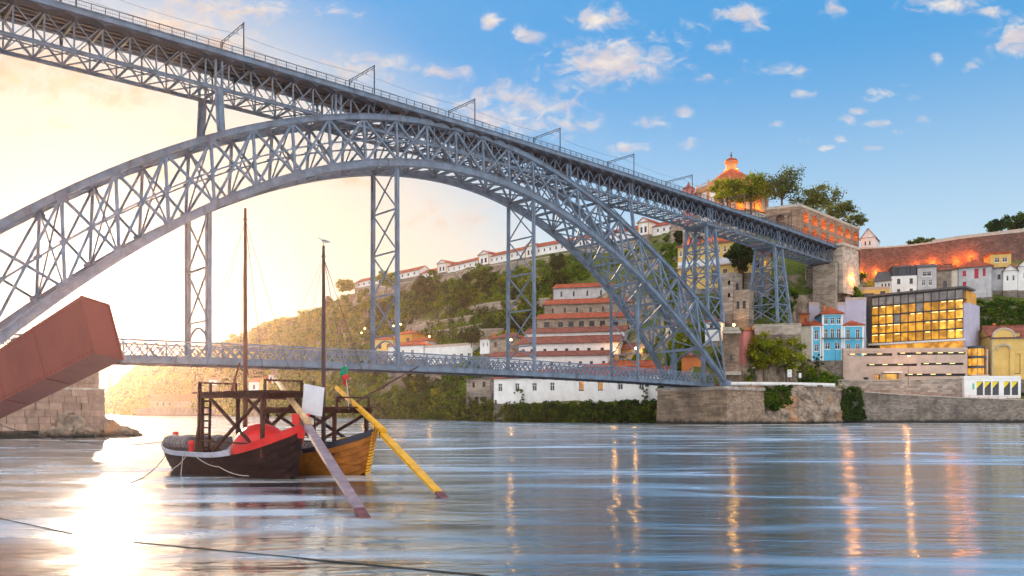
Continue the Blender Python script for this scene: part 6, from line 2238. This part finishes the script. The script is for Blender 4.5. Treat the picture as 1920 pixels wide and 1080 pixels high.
b1.stay(m1 - Vector((0, 0, .8)), b1.w(-4.5, -1.6, 1.4), .010)
GB = 'wine barrels lying in the left boat'
for i, (x, y, lab) in enumerate(((-4.3, -.95, 'grey wine barrel nearest the viewer at the bow of the red trimmed boat'), (-4.4, -.02, 'grey wine barrel in the middle of the bow row of the red trimmed boat'),
                                 (-4.4, .9, 'grey wine barrel on the far side of the bow row'), (-2.75, -1.12, 'grey wine barrel beside the ladder of the red trimmed boat'),
                                 (-2.75, -.18, 'grey wine barrel behind the ladder in the middle row'), (-2.75, .75, 'grey wine barrel behind the ladder on the far side'))):
    barrel(b1, x, y, 1.55, lab, .46, 1.35)
for x, y, lab in ((-.2, .9, 'dark wine barrel under the platform behind the mast'), (1.2, 1.1, 'dark wine barrel beside the red domed cover')):
    barrel(b1, x, y, .98, lab, .42, 1.2)

# ---- right boat: brown planks, navy gunwale
off_ = Vector((2.9, 2.6, 0))
b2 = Boat('brown planked sailing barge with navy gunwale behind the red one', tuple(Vector((-12.35, 45.6, 0))), HEAD, 14.0, 4.1)
b2.low_mat = M['plank_brown']
b2.sh = (1.15, 1.5, 2.45)
b2.hull(7, lambda k, sg: M['plank_brown'], [(0, 1, M['paint_navy'])])
b2.stem(1, M['plank_brown'], .2)
b2.stem(-1, M['paint_navy'], .2)
b2.platform(-1.2, 5.0, 3.35, 1.05)
m2 = b2.mast(2.64, 12.4, M['mast_dark'], .13)
b2.dome(4.6, 1.1, .95, 1.0, .95, M['paint_yellow'])
mb = MB()
for k in range(14):                       # rope fender hanging along the stern post
    z = .1 + k * .16
    mb.tube([b2.w(6.40 + .043 * k, -.16, z), b2.w(6.42 + .043 * k, .16, z + .1)], .06, 6)
mb.build('rope_fender', M['paint_yellow'], b2.root)
b2.stay(m2 - Vector((0, 0, .6)), b2.w(6.4, .8, 2.6), .016)
b2.stay(m2 - Vector((0, 0, .6)), b2.w(6.4, -.8, 2.6), .016)
b2.stay(m2 - Vector((0, 0, .7)), b2.w(5.7, 1.2, 3.4), .012)
b2.stay(m2 - Vector((0, 0, .6)), b2.w(-2.0, -1.2, 3.4), .010)
b2.stay(m2 - Vector((0, 0, .6)), b2.w(-2.0, 1.2, 3.4), .010)
mb = MB()
mb.tube([b2.w(3.4, .9, 3.5), b2.w(6.6, 3.4, 5.8)], [.07, .035], 6)
mb.build('spar', M['mast_dark'], b2.root)
for x, y, lab in ((1.6, .5, 'dark wine barrel under the platform of the brown boat'), (.3, .6, 'dark wine barrel farther back under the platform of the brown boat'), (3.1, .75, 'dark wine barrel next to the yellow domed cover')):
    barrel(b2, x, y, 1.1, lab, .48, 1.25, grp='wine barrels in the brown boat')


# ---- steering oars
def oar(label, tip, piv, head, m_, m_tip, w_=.32):
    tip, piv, head = Vector(tip), Vector(piv), Vector(head)
    t_ = thing('steering_oar', label, 'oar', piv)
    d = (piv - tip).normalized()
    tip0 = tip - d * .9
    mb = MB()
    for f0, f1, w0, w1 in ((.0, 1.0, w_ * 1.15, w_ * .95),):
        a, b = tip + (piv - tip) * .06, piv + d * .9
        sd = d.cross(Vector((0, 0, 1))).normalized()
        un = sd.cross(d)
        def ring(p, w__, h__):
            return [p + sd * w__ / 2 + un * h__ / 2, p - sd * w__ / 2 + un * h__ / 2, p - sd * w__ / 2 - un * h__ / 2, p + sd * w__ / 2 - un * h__ / 2]
        rs = [ring(a, w_ * .95, .10), ring(a.lerp(b, .4), w_ * 1.1, .14), ring(a.lerp(b, .75), w_ * 1.0, .2), ring(b, w_ * .8, .22)]
        for r0, r1 in zip(rs, rs[1:]):
            for k in range(4):
                mb.face(r0[k], r0[(k + 1) % 4], r1[(k + 1) % 4], r1[k])
        mb.face(*rs[0][::-1]); mb.face(*rs[-1])
    mb.build('blade', M[m_], t_)
    MB().bar(tip0, tip + (piv - tip) * .058, w_ * .93, .10).build('blade_tip', M[m_tip], t_)
    e = piv - d * 1.3 + Vector((0, 0, .22))
    d2 = (head - e).normalized()
    hp = MB()
    hp.tube([e, e.lerp(head, .5), head], [.16, .15, .12], 8)
    hp.build('loom', M[m_ if m_ == 'paint_yellow' else 'oar_loom'], t_)
    for f in (.0, .55, 1.1):
        lb_ = MB()
        lb_.tube([piv - d * (1.2 - f) , piv - d * (1.12 - f)], .20, 10)
        lb_.build('lashing', M['rope_dark'], t_)
    return t_


mat('oar_loom', (.60, .40, .20), .55, var=.25, vs=2.5, bump=.2, bs=10)
oar('long grey purple steering oar slanting from the red boat into the water', (-4.61, 25.0, 0.0), (-10.0, 38.5, 2.85), at(517, 711, 46), 'oar_grey', 'oar_tip', .36)
oar('long yellow steering oar slanting from the brown boat into the water', (-2.62, 30.7, 0.0), (-6.78, 40.3, 2.45), at(631, 727, 45.5), 'paint_yellow', 'oar_tip', .34)

# ---- cloth, flag, gull
hp = thing('white_banner', 'plain white cloth panel hanging from a pole between the two boats', 'banner', at(590, 780, 39.5))
cl = MB()
c4 = [at(570, 719, 39.6), at(609, 727, 39.2), at(603, 781, 39.2), at(565, 774, 39.6)]
NX = 8
g_ = [[c4[0].lerp(c4[1], i / NX).lerp(c4[3].lerp(c4[2], i / NX), j / NX) + Vector((0, .05 * math.sin(i * 1.3 + j * .5), 0)) for j in range(NX + 1)] for i in range(NX + 1)]
for i in range(NX):
    for j in range(NX):
        cl.face(g_[i][j], g_[i + 1][j], g_[i + 1][j + 1], g_[i][j + 1])
        cl.face(*[q_ + Vector((0, .03, 0)) for q_ in (g_[i][j + 1], g_[i + 1][j + 1], g_[i + 1][j], g_[i][j])])
cl.build('cloth', M['cloth_white'], hp, True)
q = MB()
q.tube([b1.w(6.3, .9, 1.4), at(588, 715, 39.45)], .05, 6)
q.build('pole', M['dark_wood'], hp)
fg = thing('furled_flag', 'furled green and red flag hanging from a rope above the brown boat', 'flag', at(648, 728, 43))
mat('flag_green', (.0, .22, .13), .8, var=.15); mat('flag_red', (.55, .03, .02), .8, var=.15)
for nm, m_, y0, y1, w0, w1, x0, x1 in (('green_cloth', 'flag_green', 690, 705, .20, .24, 645, 646), ('red_cloth', 'flag_red', 704, 726, .20, .07, 646, 651)):
    q = MB()
    pts = [at(x0 + (x1 - x0) * f, y0 + (y1 - y0) * f, 43) + Vector((.04 * math.sin(f * 7), .03 * math.cos(f * 9), 0)) for f in np.linspace(0, 1, 7)]
    q.tube(pts, [w0 + (w1 - w0) * f + .03 * math.sin(f * 11) for f in np.linspace(0, 1, 7)], 9)
    q.build(nm, M[m_], fg, True)
q = MB()
q.tube([at(648, 684, 43), at(654, 768, 42.6)], .03, 5)
q.build('pole', M['rope_pale'], fg)
gu = thing('seagull', 'grey and white seagull perched on top of the right mast', 'bird', m2 + Vector((0, 0, 0)))
mat('gull_white', (.7, .68, .66), .8); mat('gull_grey', (.25, .25, .28), .8)
p = m2 + Vector((0, 0, .26))
q = MB()
q.tube([p + Vector((-.26, 0, .15)), p + Vector((-.19, 0, .17)), p + Vector((-.12, 0, .1)), p, p + Vector((.16, 0, -.03)), p + Vector((.33, 0, -.07))], [.015, .055, .06, .10, .075, .015], 10)
q.build('body', M['gull_white'], gu, True)
for sg in (-1, 1):
    q = MB()
    q.tube([p + Vector((-.06, sg * .08, .04)), p + Vector((.12, sg * .09, .01)), p + Vector((.38, sg * .05, -.06))], [.05, .06, .01], 6)
    q.build('wing', M['gull_grey'], gu, True)
    member('leg', p + Vector((0, sg * .03, -.08)), p + Vector((0, sg * .03, -.26)), .018, .018, M['paint_yellow'], gu, (0, 1, 0))
q = MB()
q.tube([p + Vector((-.24, 0, .16)), p + Vector((-.33, 0, .14))], [.02, .006], 6)
q.build('beak', M['paint_yellow'], gu)


# ---- mooring ropes
def rope(label, pts, r=.02, m_='rope_dark', sag=.0):
    pts = [Vector(p) for p in pts]
    out = []
    for a, b in zip(pts, pts[1:]):
        out += [a.lerp(b, f) - Vector((0, 0, sag * 4 * f * (1 - f))) for f in np.linspace(0, 1, 7)[:-1]]
    out.append(pts[-1])
    o = MB().tube(out, r, 5).build('mooring_rope', M[m_])
    return tag(o, label, 'rope')


rope('dark mooring rope running left from the bow of the red trimmed boat', [b1.w(-6.2, 0, 1.65), (-29.5, 55, 1.2), (-40, 62, 2.4)], .03, 'rope_dark', .25)
rope('dark mooring rope dipping into the water left of the red trimmed boat', [b1.w(-5.9, -.6, .9), at(245, 905, 37.0)], .025, 'rope_dark', .3)
rope('pale rope hanging straight down from the grey gunwale', [b1.w(-1.0, -2.16, 1.2), b1.w(-1.0, -2.3, -.1)], .02, 'rope_pale')
rope('bluish rope hanging in a curve from the grey gunwale', [b1.w(-.6, -2.16, 1.1), b1.w(-1.2, -2.5, .4), b1.w(-2.4, -2.9, -.05)], .02, 'rope_pale', .1)
rope('pale rope drooping along the dark hull of the red trimmed boat', [b1.w(.4, -2.2, 1.0), b1.w(2.4, -2.05, .55), b1.w(4.6, -1.75, .2)], .018, 'rope_pale', .12)
rope('long dark rope floating across the lower left of the river', [(-19, 29, 1.0), at(0, 972, 24.5) , at(180, 1010, 20.8), at(500, 1040, 18.4), at(900, 1078, 16.1), (3, 14.0, -.1)], .015, 'rope_dark')
rope('pale rope hanging at the stern between the boats', [b2.w(2.2, -2.2, 1.3), b2.w(4.0, -2.6, .2)], .02, 'rope_pale', .25)

# ---- street lamps glowing on the slope
GLM = 'street lamps glowing on the hillside'
M_lamp = glow_mat('lamp_glow', (1.0, .50, .10), 9.0)
for lab, x, y, Y in (('lit street lamp on the slope left of the orange house, lower one', 678, 624, 412), ('lit street lamp on the slope left of the orange house, upper one', 684, 616, 414),
                     ('lit street lamp above the orange house left of the frame leg', 738, 611, 404), ('lit street lamp above the orange house right of the frame leg', 751, 608, 402),
                     ('lit street lamp above the white flat house', 805, 631, 380), ('lit street lamp in front of the stone house', 958, 637, 305),
                     ('lit street lamp beside the last white lodge', 1153, 655, 272), ('lit street lamp at the right end of the brown lodge', 1192, 653, 272),
                     ('lit street lamp behind the toll house roof', 1376, 609, 238)):
    p = at(x, y, Y)
    t_ = thing('street_lamp', lab, 'street lamp', (p.x, p.y, p.z - 5), GLM)
    q = MB()
    q.tube([(p.x, p.y, p.z - 6.5), (p.x, p.y, p.z - .1)], .07, 6)
    q.build('pole', M['dark_frame'], t_)
    q = MB()
    q.lathe([(.02, -.35), (.32, -.2), (.36, .05), (.2, .3), (.02, .36)], p, 10)
    q.build('globe', M_lamp, t_, True)
    lamp_light('street_lamp_light', p + Vector((0, -.6, 0)), 160, (1.0, .45, .08), .3)

# ---- quay furniture by the trees
GQ = 'lamp posts on the quay'
for lab, x, yb, yt, Y in (('slim lamp post at the left of the quay trees', 1412, 718, 690, 224), ('slim lamp post between blue house and car park', 1566, 716, 640, 236), ('tall slim lamp post in front of the car park', 1703, 720, 668, 241)):
    p = at(x, yb, Y)
    t_ = thing('lamp_post', lab, 'lamp post', p, GQ)
    q = MB()
    q.tube([p - Vector((0, 0, .5)), at(x, yt, Y)], [.09, .05], 6)
    q.build('pole', M['dark_frame'], t_)
    q = MB()
    q.box(at(x, yt, Y) + Vector((0, -.3, .05)), .3, .8, .12)
    q.build('lamp_head', M['lamp_glow'] if x > 1600 else M['white_frame'], t_)
    if x > 1600:
        lamp_light('lamp_post_light', at(x, yt, Y) + Vector((0, -.6, -.5)), 220, (1.0, .42, .1), .2)
for lab, x, y, w_, h_ in (('white sign board with grey lines on the quay under the trees', 1480.5, 700, 8, 14), ('small white sign board right of the larger one on the quay', 1500, 704, 5, 9)):
    p = at(x, y, 228)
    t_ = thing('sign_board', lab, 'sign', at(x, 718, 228), 'white sign boards on the quay')
    MB().box(p, w_ * 228 / F, .08, h_ * 228 / F).build('panel', M['white_frame'], t_)
    for k in range(2):
        MB().box(p + Vector((0, -.06, (k - .5) * h_ * 228 / F * .4)), w_ * 228 / F * .75, .03, .12).build('stripe', M['render_grey'], t_)
    q = MB()
    q.tube([at(x, 719, 228.1), at(x, y, 228.1)], .05, 6)
    q.build('pole', M['dark_frame'], t_)
